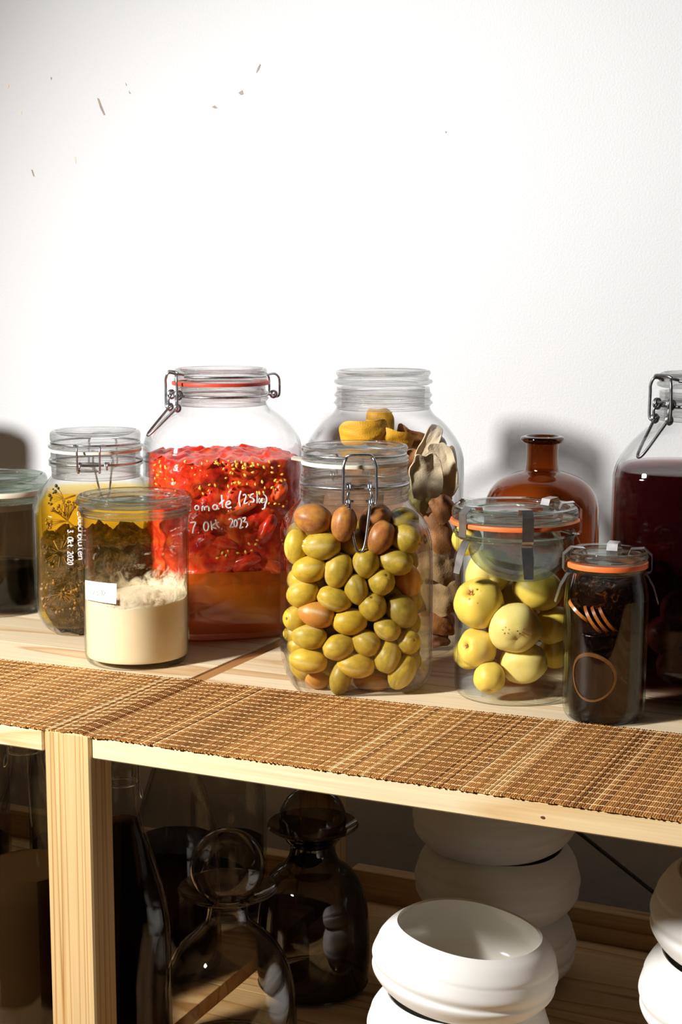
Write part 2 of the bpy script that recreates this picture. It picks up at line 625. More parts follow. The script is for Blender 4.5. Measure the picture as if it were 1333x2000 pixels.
# the small dark knot in the board's front edge
kn = at_y(1061, 1597, -0.0)
v, f = lathe_data([(0, 0.0003), (0.0016, 0.0002), (0.0022, -0.0005)], 10)
ko = link('wood_knot', mesh('wood_knot', [(x, -z, y * 0.6) for x, y, z in v], f), principled('knot_brown', (0.10, 0.035, 0.012), 0.6), None)
ko.location = (kn.x, 0.0, kn.z)
ko.parent = bpy.data.objects['shelf_board']

# ------------------------------------------------------------------ the woven mat
def mat_runner():
    t = empty('bamboo_runner', (0, 0, 0))
    tag(t, 'long brown bamboo slat table runner lying along the shelf front edge', 'mat')
    m, nt, out = new_mat('bamboo_slats')
    at = N(nt, 'ShaderNodeAttribute', attribute_name='tone')
    r = ramp(nt, [(0.0, (0.27, 0.105, 0.024)), (0.3, (0.50, 0.225, 0.056)), (0.7, (0.66, 0.335, 0.098)), (0.93, (0.78, 0.46, 0.17)), (1.0, (0.88, 0.62, 0.32))])
    nt.links.new(at.outputs['Fac'], r.inputs[0])
    tc = N(nt, 'ShaderNodeTexCoord')
    mp = N(nt, 'ShaderNodeMapping')
    mp.inputs['Scale'].default_value = (700, 40, 700)
    nt.links.new(tc.outputs['Object'], mp.inputs['Vector'])
    nz = N(nt, 'ShaderNodeTexNoise')
    nz.inputs['Scale'].default_value = 1.0
    nt.links.new(mp.outputs[0], nz.inputs['Vector'])
    r2 = ramp(nt, [(0.3, (0.72, 0.70, 0.66)), (0.7, (1.1, 1.1, 1.1))])
    nt.links.new(nz.outputs['Fac'], r2.inputs[0])
    mx = N(nt, 'ShaderNodeMix', data_type='RGBA', blend_type='MULTIPLY')
    mx.inputs[0].default_value = 1
    nt.links.new(r.outputs[0], mx.inputs[6])
    nt.links.new(r2.outputs[0], mx.inputs[7])
    p = N(nt, 'ShaderNodeBsdfPrincipled')
    p.inputs['Roughness'].default_value = 0.5
    p.inputs['Specular IOR Level'].default_value = 0.3
    nt.links.new(mx.outputs[2], p.inputs['Base Color'])
    nt.links.new(p.outputs[0], out.inputs[0])
    thread = principled('cream_thread', (0.86, 0.68, 0.40), 0.7)
    V, Fc, tone = [], [], []
    x, pitch = -1.45, 0.00175
    rr = random.Random(3)
    band = 0.4
    def zoff(x, y):
        return 0.0016 * math.exp(-((x + 0.700) / 0.010) ** 2) - 0.0010 * math.exp(-((x + 0.682) / 0.006) ** 2)
    def back(x):
        return 0.1785 + (x + 0.91) * 0.0393
    while x < 0.35:
        w = pitch * rr.uniform(0.82, 0.95)
        y0 = -0.0015 + rr.uniform(-0.0008, 0.0008) + 0.0000 * x
        y1 = back(x) + rr.uniform(-0.0008, 0.0008)
        if rr.random() < 0.06:
            band = rr.random()
        tn = min(1, max(0, 0.55 * rr.random() + 0.45 * band))
        if rr.random() < 0.05: tn = 1.0
        if rr.random() < 0.05: tn = 0.0
        b = len(V)
        ny = 5
        h = rr.uniform(0.0010, 0.0014)
        sk = rr.uniform(-0.0005, 0.0005)
        for j in range(ny + 1):
            y = y0 + (y1 - y0) * j / ny
            zb = SHELF + 0.0004 + zoff(x, y)
            xs = x + sk * j / ny
            V += [(xs, y, zb), (xs + w * 0.15, y, zb + h * 0.8), (xs + w * 0.5, y, zb + h), (xs + w * 0.85, y, zb + h * 0.8), (xs + w, y, zb)]
        for j in range(ny):
            for k in range(4):
                q = b + j * 5 + k
                Fc.append((q, q + 1, q + 6, q + 5))
                tone.append(tn)
        Fc.append(tuple(b + k for k in (4, 3, 2, 1, 0)))
        tone.append(tn)
        Fc.append(tuple(b + ny * 5 + k for k in range(5)))
        tone.append(tn)
        x += pitch
    me = mesh('slats', V, Fc)
    at_ = me.attributes.new('tone', 'FLOAT', 'FACE')
    at_.data.foreach_set('value', tone)
    o = link('slats', me, m, t, True, 50)
    o['kind'] = 'stuff'
    V, Fc = [], []
    nrow = 17
    for i in range(nrow):
        fr_ = (i + 0.6) / nrow
        pts = []
        x = -1.45
        k = 0
        while x < 0.35:
            y = -0.0015 + (back(x) + 0.0015) * fr_
            pts.append(Vector((x, y + 0.0006 * sin(x * 23 + i), SHELF + 0.0015 + zoff(x, y) + (0.00016 if k % 2 else -0.0003))))
            x += pitch * 1.5
            k += 1
        tube_data(pts, 0.00027, 4, False, V, Fc)
    o = link('thread', mesh('thread', V, Fc), thread, t, True, 60)
    o['kind'] = 'stuff'
    return t
mat_runner()

# ------------------------------------------------------------------ jar builders
def inset(prof, th, zmin):
    """inner wall of a vessel: the outline moved inwards"""
    out = []
    for i, p in enumerate(prof):
        a, b = prof[max(i - 1, 0)], prof[min(i + 1, len(prof) - 1)]
        dr, dz = b[0] - a[0], b[1] - a[1]
        L = sqrt(dr * dr + dz * dz) or 1
        r, z = p[0] - th * dz / L, p[1] + th * dr / L
        out.append((max(r, 0.0005), max(z, zmin), p[2] if len(p) > 2 else 2))
    return out

def vessel(name, outer, th, base_th, mat, parent, rot=0.0, seg=96):
    """closed glass wall: outline from the base up to the mouth, then back down inside"""
    zb = outer[0][1]
    n0 = outer[0][2] if len(outer[0]) > 2 else 2
    inner = [p for p in inset(outer, th, zb + base_th)]
    prof = [(0, zb + 0.0015)] + [(outer[0][0] * 0.82, zb + 0.0012, n0), (outer[0][0] * 0.93, zb, n0)] + list(outer) + list(reversed(inner)) + [(0, zb + base_th)]
    return lathe(name, prof, mat, parent, seg, rot, 50)

def at_local(o, ax):
    """children are modelled in place; the thing's origin stands at its base"""
    return o

def jar_root(name, ax, label, group=None):
    t = empty(name, (ax.X, ax.Y, SHELF))
    tag(t, label, 'jar', group)
    return t

class In:
    """local coordinates of a thing standing at an axis"""
    def __init__(s, t):
        s.o = Vector(t.location)
    def __call__(s, p):
        return Vector(p) - s.o

def shift(prof, dz):
    return [(p[0], p[1] - dz) + tuple(p[2:]) for p in prof]

def ringpt(ang, r, z):
    return Vector((r * cos(ang), r * sin(ang), z))

def bail(t, ang, rl, zl, rn, zn, wr, kind='front', swing=0.0, mat=None, loop_top=None, hinge=True, wid=0.030):
    """wire clip: collar wire round the neck, lid wire, latch loop with lever at angle ang, hinge opposite.
    rl, zl: lid groove; rn, zn: neck groove (local)"""
    mat = mat or M['steel']
    if loop_top is None: loop_top = zl
    u = Vector((cos(ang), sin(ang), 0))
    s_ = Vector((-sin(ang), cos(ang), 0))
    Z = Vector((0, 0, 1))
    def q(out, side, z):
        return u * out + s_ * side + Z * z
    t = tube('wire_clip', [ringpt(2 * pi * i / 40, rn, zn) for i in range(40)], wr, mat, t, 8, 2, True)
    t['label'] = 'grey wire clip with latch and lever'
    hw = wid / 2
    a0 = hw / rl * 0.8
    pts = [ringpt(ang + a0 + (2 * pi - 2 * a0) * i / 36, rl, zl) for i in range(37)]
    tube('lid_wire', pts, wr, mat, t, 8, 2)
    ro = max(rl, rn) + 0.0045
    # latch loop: an inverted U whose legs hook under the lever's coils
    tube('latch_loop', [q(rl - 0.001, -hw * 0.75, loop_top + 0.001), q(ro + 0.001, -hw * 0.8, loop_top + 0.002), q(ro + 0.003, -hw * 0.98, loop_top - 0.004), q(ro + 0.003, -hw, (loop_top + zn) / 2),
                        q(ro + 0.003, -hw * 1.02, zn - 0.009), q(ro + 0.002, -hw * 0.85, zn - 0.0125), q(ro, -hw * 0.7, zn - 0.009)], wr, mat, t, 8, 5)
    tube('latch_loop', [q(rl - 0.001, hw * 0.75, loop_top + 0.001), q(ro + 0.001, hw * 0.8, loop_top + 0.002), q(ro + 0.003, hw * 0.98, loop_top - 0.004), q(ro + 0.003, hw, (loop_top + zn) / 2),
                        q(ro + 0.003, hw * 1.02, zn - 0.009), q(ro + 0.002, hw * 0.85, zn - 0.0125), q(ro, hw * 0.7, zn - 0.009)], wr, mat, t, 8, 5)
    tube('latch_bar', [q(ro + 0.0005, -hw * 0.8, loop_top + 0.003), q(ro + 0.002, -hw * 0.5, loop_top + 0.0045), q(ro + 0.002, hw * 0.5, loop_top + 0.0045), q(ro + 0.0005, hw * 0.8, loop_top + 0.003)], wr, mat, t, 8, 4)
    # coils on the collar and the twisted link between them
    for sg in (-1, 1):
        c = q(ro - 0.001, sg * hw * 0.55, zn + 0.0015)
        pts = [c + u * (cos(a) * 0.0032) + Z * (sin(a) * 0.0042) + s_ * (0.0011 * a / pi * sg) for a in [i * pi / 5 for i in range(16)]]
        tube('coil', pts, wr * 0.92, mat, t, 7, 2)
        c = q(ro + 0.0005, sg * hw * 0.62, zn - 0.0115)
        pts = [c + u * (cos(a) * 0.0030) + Z * (sin(a) * 0.0034) + s_ * (0.0009 * a / pi * sg) for a in [i * pi / 5 for i in range(14)]]
        tube('coil', pts, wr * 0.92, mat, t, 7, 2)
        tube('link', [q(ro - 0.001, sg * hw * 0.62, zn + 0.002), q(ro + 0.002, sg * hw * 0.72, zn - 0.004), q(ro + 0.001, sg * hw * 0.70, zn - 0.010)], wr, mat, t, 7, 3)
    tube('link', [q(ro, -hw * 0.55, zn + 0.004), q(ro + 0.001, -hw * 0.2, zn + 0.0028), q(ro + 0.001, hw * 0.2, zn + 0.0042), q(ro, hw * 0.55, zn + 0.003)], wr, mat, t, 7, 4)
    # lever: a long narrow U swung out by the swing angle
    c0 = Vector((ro + 0.001, 0, zn - 0.011))
    def lv(l, side):
        return q(c0.x + sin(swing) * l, side, c0.z - cos(swing) * l)
    L = 0.043 if kind == 'front' else 0.040
    tube('lever', [lv(-0.001, -hw * 0.36), lv(0.0005, -hw * 0.62), lv(L * 0.35, -hw * 0.52), lv(L * 0.75, -hw * 0.36), lv(L * 0.95, -hw * 0.2), lv(L, 0), lv(L * 0.95, hw * 0.2), lv(L * 0.75, hw * 0.36), lv(L * 0.35, hw * 0.52),
                   lv(0.0005, hw * 0.62), lv(-0.001, hw * 0.36)], wr, mat, t, 8, 5)
    if hinge:
        h = -u
        def e(out, side, z):
            return h * out + s_ * side + Z * z
        for sg in (-1, 1):
            tube('hinge_wire', [e(rl - 0.002, sg * 0.016, zl), e(ro + 0.003, sg * 0.0135, zl + 0.001), e(ro + 0.0085, sg * 0.0125, zl - 0.003), e(ro + 0.0095, sg * 0.0125, (zl + zn) / 2), e(ro + 0.009, sg * 0.0125, zn - 0.001), e(ro + 0.005, sg * 0.0120, zn - 0.003), e(ro + 0.003, sg * 0.0115, zn)], wr, mat, t, 8, 5)
            c = e(ro + 0.0005, sg * 0.0145, zn)
            pts = [c + h * (cos(a) * 0.0035) + Z * (sin(a) * 0.0035) + s_ * (0.0012 * a / pi * sg) for a in [i * pi / 5 for i in range(16)]]
            tube('coil', pts, wr * 0.92, mat, t, 7, 2)
        tube('hinge_wire', [e(ro + 0.006, -0.0125, zn - 0.002), e(ro + 0.007, 0, zn - 0.0022), e(ro + 0.006, 0.0125, zn - 0.002)], wr, mat, t, 8, 4)
    return t

def clip_jar(name, ax, label, body, neck, lid, nsq, rot, gasket=None, th=0.0015, level=None):
    """square-shouldered clip-top jar. body / neck / lid: photo rows (y, half width[, squareness])"""
    t = jar_root(name, ax, label)
    bp = shift(smooth_prof(ax.prof(body), 4), SHELF)
    bp = [(p[0], max(p[1], 0.0), p[2]) for p in bp]
    vessel('body', bp, th, 0.008, M['glass'], t, rot)
    npf = shift(smooth_prof(ax.prof(neck), 3), SHELF)
    rin = min(p[0] for p in npf) - 0.0045
    prof = npf + [(rin, npf[-1][1]), (rin - 0.0004, (npf[0][1] + npf[-1][1]) / 2), (rin, npf[0][1]), (npf[0][0], npf[0][1])]
    lathe('neck', prof, M['glass_t'], t, 96, 0, 50)
    lp = shift(smooth_prof(ax.prof(lid), 3), SHELF)
    zt, zb = lp[-1][1], lp[0][1]
    R = lp[-1][0]
    prof = [(0, zb + 0.002), (R * 0.72, zb + 0.002), (R * 0.78, zb)] + lp + [(R * 0.94, zt + 0.0004), (R * 0.88, zt - 0.003), (R * 0.80, zt - 0.0045), (0, zt - 0.004)]
    lathe('lid', prof, M['glass_t'], t, 96, 0, 50)
    if gasket:
        y0, y1, hw, m = gasket
        z1, z0 = ax.z(y0) - SHELF, ax.z(y1) - SHELF
        r = ax.r(hw, z0 + SHELF)
        lathe('gasket', [(r - 0.008, z0), (r, z0 + 0.0002), (r + 0.0003, (z0 + z1) / 2), (r, z1 - 0.0002), (r - 0.008, z1), (r - 0.008, z0)], m, t, 96, 0, 60)
    return t, bp

def fill_prof(bp, th, ztop, zbot=0.009, step=14):
    """outline of the contents lying inside a vessel with outline bp (local), up to ztop"""
    ins = [p for p in inset(bp, th, zbot)]
    out, last = [], None
    for p in ins:
        if p[1] > ztop:
            if last:
                k = (ztop - last[1]) / (p[1] - last[1])
                out.append(tuple(last[i] + (p[i] - last[i]) * k for i in range(3)))
            break
        out.append(p)
        last = p
    else:
        out.append((out[-1][0], ztop, out[-1][2]))
    return out

def liquid_in(name, t, bp, th, ztop, mat, rot, label, cat, men=0.0012):
    p = fill_prof(bp, th + 0.0004, ztop)
    prof = [(0, p[0][1])] + p + [(p[-1][0] * 0.97, ztop - men, p[-1][2]), (0, ztop - men)]
    v, f = lathe_data(prof, 96, rot)
    o = link(name, mesh(name, v, f), mat, None, True, 50)
    o.location = t.location
    tag(o, label, cat, None, 'stuff')
    return o

# -------- lettering: marker strokes traced over the jar's own wall
GL = {'L': [[(0, 1), (0, 0), (.5, 0)]], 'a': [[(.45, .5), (.2, .55), (.02, .3), (.15, .03), (.4, .15), (.45, .5), (.5, .02)]],
      'u': [[(0, .55), (.03, .1), (.25, .02), (.42, .2), (.45, .55), (.5, .02)]], 'c': [[(.42, .45), (.2, .55), (.02, .3), (.12, .05), (.42, .08)]],
      'h': [[(0, 1), (0, 0)], [(0, .35), (.25, .55), (.42, .4), (.42, 0)]], 'b': [[(0, 1), (.02, 0), (.3, .02), (.42, .25), (.3, .5), (.03, .35)]],
      'l': [[(.05, 1), (.05, .1), (.2, 0)]], 'ü': [[(0, .55), (.03, .1), (.25, .02), (.42, .2), (.45, .55), (.5, .02)], [(.1, .8), (.12, .82)], [(.35, .8), (.37, .82)]],
      't': [[(.2, .95), (.2, .15), (.4, .02)], [(0, .6), (.42, .65)]], 'e': [[(.02, .28), (.4, .32), (.35, .52), (.12, .5), (.03, .2), (.2, 0), (.45, .1)]],
      'n': [[(0, .55), (.02, 0)], [(.02, .35), (.25, .55), (.42, .4), (.44, 0)]], '3': [[(.05, .95), (.4, .9), (.2, .55), (.45, .35), (.3, .02), (0, .08)]],
      '.': [[(.05, .02), (.08, .06)]], 'O': [[(.25, 1), (.02, .6), (.1, .1), (.35, .05), (.52, .5), (.4, .92), (.25, 1)]], 'k': [[(0, 1), (.02, 0)], [(.38, .6), (.05, .3), (.42, 0)]],
      '2': [[(.02, .8), (.2, 1), (.42, .8), (.3, .4), (.02, .03), (.48, .05)]], '0': [[(.22, .95), (.02, .6), (.08, .1), (.3, .03), (.45, .5), (.35, .9), (.22, .95)]],
      '1': [[(.05, .75), (.25, 1), (.25, 0)]], 'W': [[(0, 1), (.2, 0), (.38, .7), (.55, 0), (.75, 1)]], 'E': [[(.5, 1), (0, 1), (0, 0), (.5, 0)], [(0, .5), (.4, .5)]],
      'C': [[(.5, .85), (.3, 1), (.05, .8), (.02, .3), (.2, 0), (.5, .12)]], 'K': [[(0, 1), (0, 0)], [(.5, 1), (.02, .45), (.5, 0)]]}

def wall_hit(ax, bp, rot, x, y, off=0.0006):
    """where the pixel's ray meets the vessel's near wall (superellipse outline at that height)"""
    c = Vector(CAM)
    d = Vector(ray(x, y)).normalized()
    lo_, hi_ = None, None
    t0 = (Vector((ax.X, ax.Y, 0)) - Vector((c.x, c.y, 0))).dot(Vector((d.x, d.y, 0))) / (d.x ** 2 + d.y ** 2)
    def inside(tt):
        p = c + d * tt
        z = p.z - SHELF
        rr, n = None, 2
        for A, B in zip(bp[:-1], bp[1:]):
            if min(A[1], B[1]) <= z <= max(A[1], B[1]) and abs(A[1] - B[1]) > 1e-7:
                k = (z - A[1]) / (B[1] - A[1])
                rr = A[0] + (B[0] - A[0]) * k + off
                n = A[2] + (B[2] - A[2]) * k
                break
        if rr is None: return False
        X, Y = p.x - ax.X, p.y - ax.Y
        a, b = X * cos(rot) + Y * sin(rot), -X * sin(rot) + Y * cos(rot)
        return abs(a / rr) ** n + abs(b / rr) ** n < 1
    lo_, hi_ = t0 - 0.2, t0
    if not inside(hi_): return c + d * (t0 - 0.03)
    for _ in range(40):
        m_ = (lo_ + hi_) / 2
        if inside(m_): hi_ = m_
        else: lo_ = m_
    return c + d * hi_

def lettering(name, t, ax, bp, rot, strokes, r, mat, off=0.0006):
    """strokes: lists of photo points"""
    V, Fc = [], []
    for s_ in strokes:
        pts = [wall_hit(ax, bp, rot, x, y, off) - Vector(t.location) for x, y in s_]
        if len(pts) == 1: pts = [pts[0], pts[0] + Vector((0.0006, 0, 0.0006))]
        q = catmull(pts, 4) if len(pts) > 2 else pts
        tube_data(q, r, 6, False, V, Fc)
    return link(name, mesh(name, V, Fc), mat, t, True, 60)

def ell(cx_, cy_, rx, ry, n=10):
    return [(cx_ + rx * cos(2 * pi * i / n), cy_ - ry * sin(2 * pi * i / n)) for i in range(n + 1)]

# ------------------------------------------------------------------ fruit
def fruit_mesh(name, kind, seed):
    """unit body, long axis x; groove / tone attributes for the skin"""
    r_ = random.Random(seed)
    nu, nv = 30, 18
    V, Fc, G = [], [], []
    off = Vector((seed * 3.1, seed * 1.7, 0))
    for j in range(nv + 1):
        th = pi * j / nv
        for i in range(nu):
            ph = 2 * pi * i / nu
            d = Vector((cos(th), sin(th) * cos(ph), sin(th) * sin(ph)))
            r, g = 1.0, 0.0
            a = math.atan2(sin(ph), cos(ph))
            if kind == 'plum':
                gr = math.exp(-(a / 0.13) ** 2)
                r *= 1 - 0.045 * gr * sin(th)
                g = gr * sin(th)
                r *= 1 + 0.05 * max(0, -cos(th)) ** 6                     # slightly pointed end
                r *= 1 - 0.07 * math.exp(-(th / 0.20) ** 2)               # stem dimple
                r += 0.022 * mnoise.noise(d * 1.6 + off)
            elif kind == 'quince':
                r *= 1 - 0.30 * math.exp(-(th / 0.22) ** 2) - 0.12 * math.exp(-((pi - th) / 0.25) ** 2)
                r *= 1 + 0.02 * cos(5 * ph) * sin(th)
                r += 0.07 * mnoise.noise(d * 1.3 + off) + 0.012 * mnoise.noise(d * 7 + off)
                g = math.exp(-(th / 0.24) ** 2)
            elif kind == 'tomato':
                r += 0.20 * mnoise.noise(d * 1.4 + off) + 0.06 * mnoise.noise(d * 4 + off)
                g = max(0, mnoise.noise(d * 2 + off))
            else:
                r += 0.1 * mnoise.noise(d * 2 + off)
            V.append(d * r)
            G.append(g)
    for j in range(nv):
        for i in range(nu):
            k = (i + 1) % nu
            A, B, C, D = j * nu + i, j * nu + k, (j + 1) * nu + k, (j + 1) * nu + i
            Fc.append((A, B, C, D))
    me = mesh(name, V, Fc)
    at_ = me.attributes.new('groove', 'FLOAT', 'POINT')
    at_.data.foreach_set('value', G)
    me.polygons.foreach_set('use_smooth', [True] * len(me.polygons))
    return me

def skin(name, base, base2, groove, gpow=1.0, rough=0.42, bloom=(0.62, 0.55, 0.42), bl=0.35, sss=0.15, scale_=2.2, spec=0.4, speck=None):
    m, nt, out = new_mat(name)
    tc = N(nt, 'ShaderNodeTexCoord')
    oi = N(nt, 'ShaderNodeObjectInfo')
    cb = N(nt, 'ShaderNodeCombineXYZ')
    for i in range(3): nt.links.new(oi.outputs['Random'], cb.inputs[i])
    sc = N(nt, 'ShaderNodeVectorMath', operation='SCALE')
    sc.inputs['Scale'].default_value = 23
    nt.links.new(cb.outputs[0], sc.inputs[0])
    ad = N(nt, 'ShaderNodeVectorMath', operation='ADD')
    nt.links.new(tc.outputs['Object'], ad.inputs[0])
    nt.links.new(sc.outputs[0], ad.inputs[1])
    n1 = N(nt, 'ShaderNodeTexNoise')
    n1.inputs['Scale'].default_value = scale_
    n1.inputs['Detail'].default_value = 6
    nt.links.new(ad.outputs[0], n1.inputs['Vector'])
    r1 = ramp(nt, [(0.32, base2), (0.62, base)])
    nt.links.new(n1.outputs['Fac'], r1.inputs[0])
    n2 = N(nt, 'ShaderNodeTexNoise')
    n2.inputs['Scale'].default_value = scale_ * 3.5
    n2.inputs['Detail'].default_value = 8
    n2.inputs['Roughness'].default_value = 0.7
    nt.links.new(ad.outputs[0], n2.inputs['Vector'])
    r2 = ramp(nt, [(0.5, (0, 0, 0)), (0.75, (bl, bl, bl))])
    nt.links.new(n2.outputs['Fac'], r2.inputs[0])
    mx = N(nt, 'ShaderNodeMix', data_type='RGBA')
    nt.links.new(r2.outputs[0], mx.inputs[0])
    nt.links.new(r1.outputs[0], mx.inputs[6])
    mx.inputs[7].default_value = tuple(bloom) + (1,)
    at_ = N(nt, 'ShaderNodeAttribute', attribute_name='groove')
    gm = N(nt, 'ShaderNodeMath', operation='MULTIPLY')
    nt.links.new(at_.outputs['Fac'], gm.inputs[0])
    nt.links.new(n2.outputs['Fac'], gm.inputs[1])
    gp = N(nt, 'ShaderNodeMath', operation='MULTIPLY', use_clamp=True)
    gp.inputs[1].default_value = gpow
    nt.links.new(gm.outputs[0], gp.inputs[0])
    m2 = N(nt, 'ShaderNodeMix', data_type='RGBA')
    nt.links.new(gp.outputs[0], m2.inputs[0])
    nt.links.new(mx.outputs[2], m2.inputs[6])
    m2.inputs[7].default_value = tuple(groove) + (1,)
    p = N(nt, 'ShaderNodeBsdfPrincipled')
    p.inputs['Roughness'].default_value = rough
    p.inputs['Specular IOR Level'].default_value = spec
    if sss:
        p.inputs['Subsurface Weight'].default_value = sss
        p.inputs['Subsurface Radius'].default_value = (0.006, 0.004, 0.0015)
        p.inputs['Subsurface Scale'].default_value = 1.0
    nt.links.new(m2.outputs[2], p.inputs['Base Color'])
    nt.links.new(p.outputs[0], out.inputs[0])
    return m

V_R, V_U, V_T = Vector(RT), Vector(UP), Vector(-FW)
def orient(long_ang, toward=0.0, roll=0.0):
    """rotation whose x axis shows in the picture at long_ang and leans towards the viewer"""
    a = radians(long_ang)
    x = (V_R * cos(a) + V_U * sin(a)) * cos(toward) + V_T * sin(toward)
    x.normalize()
    y0 = V_T - x * V_T.dot(x)
    if y0.length < 0.2: y0 = V_U - x * V_U.dot(x)
    y0.normalize()
    z0 = x.cross(y0)
    y = y0 * cos(roll) + z0 * sin(roll)
    z = x.cross(y)
    return Matrix((x, y, z)).transposed()

def put(name, me, mat, pos, rot3, sx, sy, sz):
    o = bpy.data.objects.new(name, me)
    COL.objects.link(o)
    if mat is not None:
        if len(me.materials) == 0: me.materials.append(mat)
        o.material_slots[0].link = 'OBJECT'
        o.material_slots[0].material = mat
    o.matrix_world = Matrix.Translation(pos) @ rot3.to_4x4() @ Matrix.Diagonal((sx, sy, sz, 1))
    return o

ORD = ['first', 'second', 'third', 'fourth', 'fifth', 'sixth', 'seventh', 'eighth', 'ninth', 'tenth', 'eleventh']

# ================================================================== plum jar (front, centre)
def axis_at(px, py, z=SHELF):
    p = at_z(px, py, z)
    return Axis(p.x, p.y)

axP = axis_at(693, 1329)
rotP = axP.face + radians(7)
tP, bpP = clip_jar('clip_top_jar', axP, 'big square clip-top jar packed with green plums, front and centre on the shelf',
    [(1331, 112, 5), (1320, 126, 5), (1303, 136, 5), (1280, 141, 5), (1180, 142, 5), (1060, 142, 5), (1038, 141, 4.5), (1018, 136, 3.8), (1000, 126, 3), (986, 114, 2.4), (974, 106, 2)],
    [(976, 104), (966, 105), (957, 105), (952, 108), (947, 107), (942, 104), (938, 106), (933, 108), (928, 105), (921, 103), (908, 103)],
    [(897, 102), (894, 105), (889, 105), (886, 99), (883, 98), (880, 103), (874, 104.5), (869, 102)],
    5, rotP, (897, 905, 105, M['rubber_w']))
lcl = In(tP)
zP = lambda y: axP.z(y) - SHELF
bail(tP, axP.face - pi / 2 + radians(4.5), axP.r(99, SHELF + .2), zP(885), axP.r(105, SHELF + .18), zP(942), 0.00135, 'front', 0.10, M['steel'], zP(886), True, 0.0285)
# the rubber's pull tab
ga = axP.face + pi + radians(-6)
gr, gz = axP.r(105, SHELF + .2), zP(901)
tb = []
for i in range(2):
    for k, (rr, zz) in enumerate(((gr - 0.002, gz), (gr + 0.009, gz + 0.002))):
        for sg in (-1, 1):
            a_ = ga + sg * 0.007 / gr
            tb.append(ringpt(a_, rr, zz + (0.0016 if i else -0.0004)))
link('gasket_tab', mesh('gasket_tab', tb, [(0, 2, 3, 1), (4, 5, 7, 6), (0, 1, 5, 4), (2, 6, 7, 3), (0, 4, 6, 2), (1, 3, 7, 5)]), M['rubber_w'], tP, False)
liquid_in('pickling_liquid', tP, bpP, 0.0016, zP(984), liquid('plum_brine', (0.92, 0.72, 0.30), 5.5), rotP, 'pale amber liquid around the green plums', 'liquid')

plumM = [fruit_mesh('plum', 'plum', s_) for s_ in (1, 2, 3, 4)]
SK = {'g': skin('plum_green', (0.56, 0.385, 0.032), (0.40, 0.28, 0.03), (0.74, 0.62, 0.36), 0.8, bloom=(0.60, 0.49, 0.22)),
      'y': skin('plum_yellow', (0.66, 0.44, 0.03), (0.50, 0.34, 0.03), (0.76, 0.64, 0.36), 0.8, bloom=(0.68, 0.53, 0.22)),
      'o': skin('plum_orange', (0.58, 0.24, 0.045), (0.50, 0.26, 0.03), (0.80, 0.62, 0.42), 1.1, bloom=(0.62, 0.42, 0.24)),
      'b': skin('plum_russet', (0.33, 0.105, 0.03), (0.48, 0.215, 0.025), (0.46, 0.22, 0.10), 0.4, bloom=(0.42, 0.25, 0.17), bl=0.6),
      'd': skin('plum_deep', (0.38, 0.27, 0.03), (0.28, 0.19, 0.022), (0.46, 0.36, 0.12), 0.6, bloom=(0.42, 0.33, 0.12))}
scar_m = principled('plum_scar', (0.22, 0.06, 0.018), 0.6)
scar_me = mesh('stem_scar', *lathe_data([(0, 0.02), (0.09, 0.035), (0.155, -0.01), (0.12, -0.06), (0, -0.06)], 10))
scar_me.materials.append(scar_m)
CN = {'g': 'olive green', 'y': 'yellow green', 'o': 'orange brown', 'b': 'russet', 'd': 'dark olive'}
# photo crop coordinates: centre, length, width, picture angle, lean to the viewer, colour, depth step
PL = [
 (300,195,250,205,-12,0,'b',0),(512,225,232,172,82,.1,'b',0),(735,200,235,200,45,.2,'b',1),(768,322,232,182,62,0,'b',0),(930,205,215,180,0,0,'d',1),(965,335,200,195,-20,.3,'g',0),
 (165,385,235,165,88,.1,'y',0),(360,380,250,198,4,0,'g',0),(585,375,195,190,20,0,'y',1),
 (273,545,226,182,8,0,'y',0),(475,552,236,190,72,0,'g',0),(670,505,200,182,100,.55,'g',0),(878,495,230,180,-12,0,'g',0),
 (125,610,200,175,20,0,'y',1),(202,718,218,190,15,0,'y',0),(442,755,230,165,160,0,'g',0),(600,685,210,160,108,.15,'g',0),(776,637,200,176,60,.95,'g',0),(962,628,225,185,-84,0,'o',1),
 (322,865,242,182,-14,0,'o',0),(155,895,185,175,175,.8,'y',0),(556,915,230,180,4,0,'y',0),(714,810,196,186,100,.85,'g',0),(918,840,230,205,125,.1,'d',0),
 (273,1022,230,170,-6,0,'g',0),(476,1095,222,172,195,.2,'g',0),(672,1065,195,178,-30,.2,'g',0),(819,970,182,150,-28,0,'g',0),(966,1060,172,160,30,1.1,'g',0),
 (266,1190,252,170,-8,0,'y',0),(601,1222,246,176,-6,0,'y',0),(821,1160,228,182,-105,.1,'g',0),(158,1232,205,150,-58,0,'g',1),(325,1305,200,160,160,.6,'o',1),(488,1312,225,145,78,.1,'d',0),(712,1330,245,160,0,.2,'o',1),(922,1265,245,178,62,.1,'g',0),
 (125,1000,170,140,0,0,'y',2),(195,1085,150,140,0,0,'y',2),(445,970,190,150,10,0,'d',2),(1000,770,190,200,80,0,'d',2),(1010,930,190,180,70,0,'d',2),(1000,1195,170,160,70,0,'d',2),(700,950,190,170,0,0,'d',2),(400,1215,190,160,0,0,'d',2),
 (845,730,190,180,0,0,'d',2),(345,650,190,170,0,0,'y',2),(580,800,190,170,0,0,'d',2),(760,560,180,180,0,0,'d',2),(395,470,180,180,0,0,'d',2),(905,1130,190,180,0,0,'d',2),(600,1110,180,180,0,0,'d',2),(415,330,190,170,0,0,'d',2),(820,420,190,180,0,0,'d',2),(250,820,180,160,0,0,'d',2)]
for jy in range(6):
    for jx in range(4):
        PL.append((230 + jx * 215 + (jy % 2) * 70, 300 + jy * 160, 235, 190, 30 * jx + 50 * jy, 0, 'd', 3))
Rin = axP.r(142, SHELF + 0.1) - 0.0020
front = [p for p in PL if p[7] < 2]
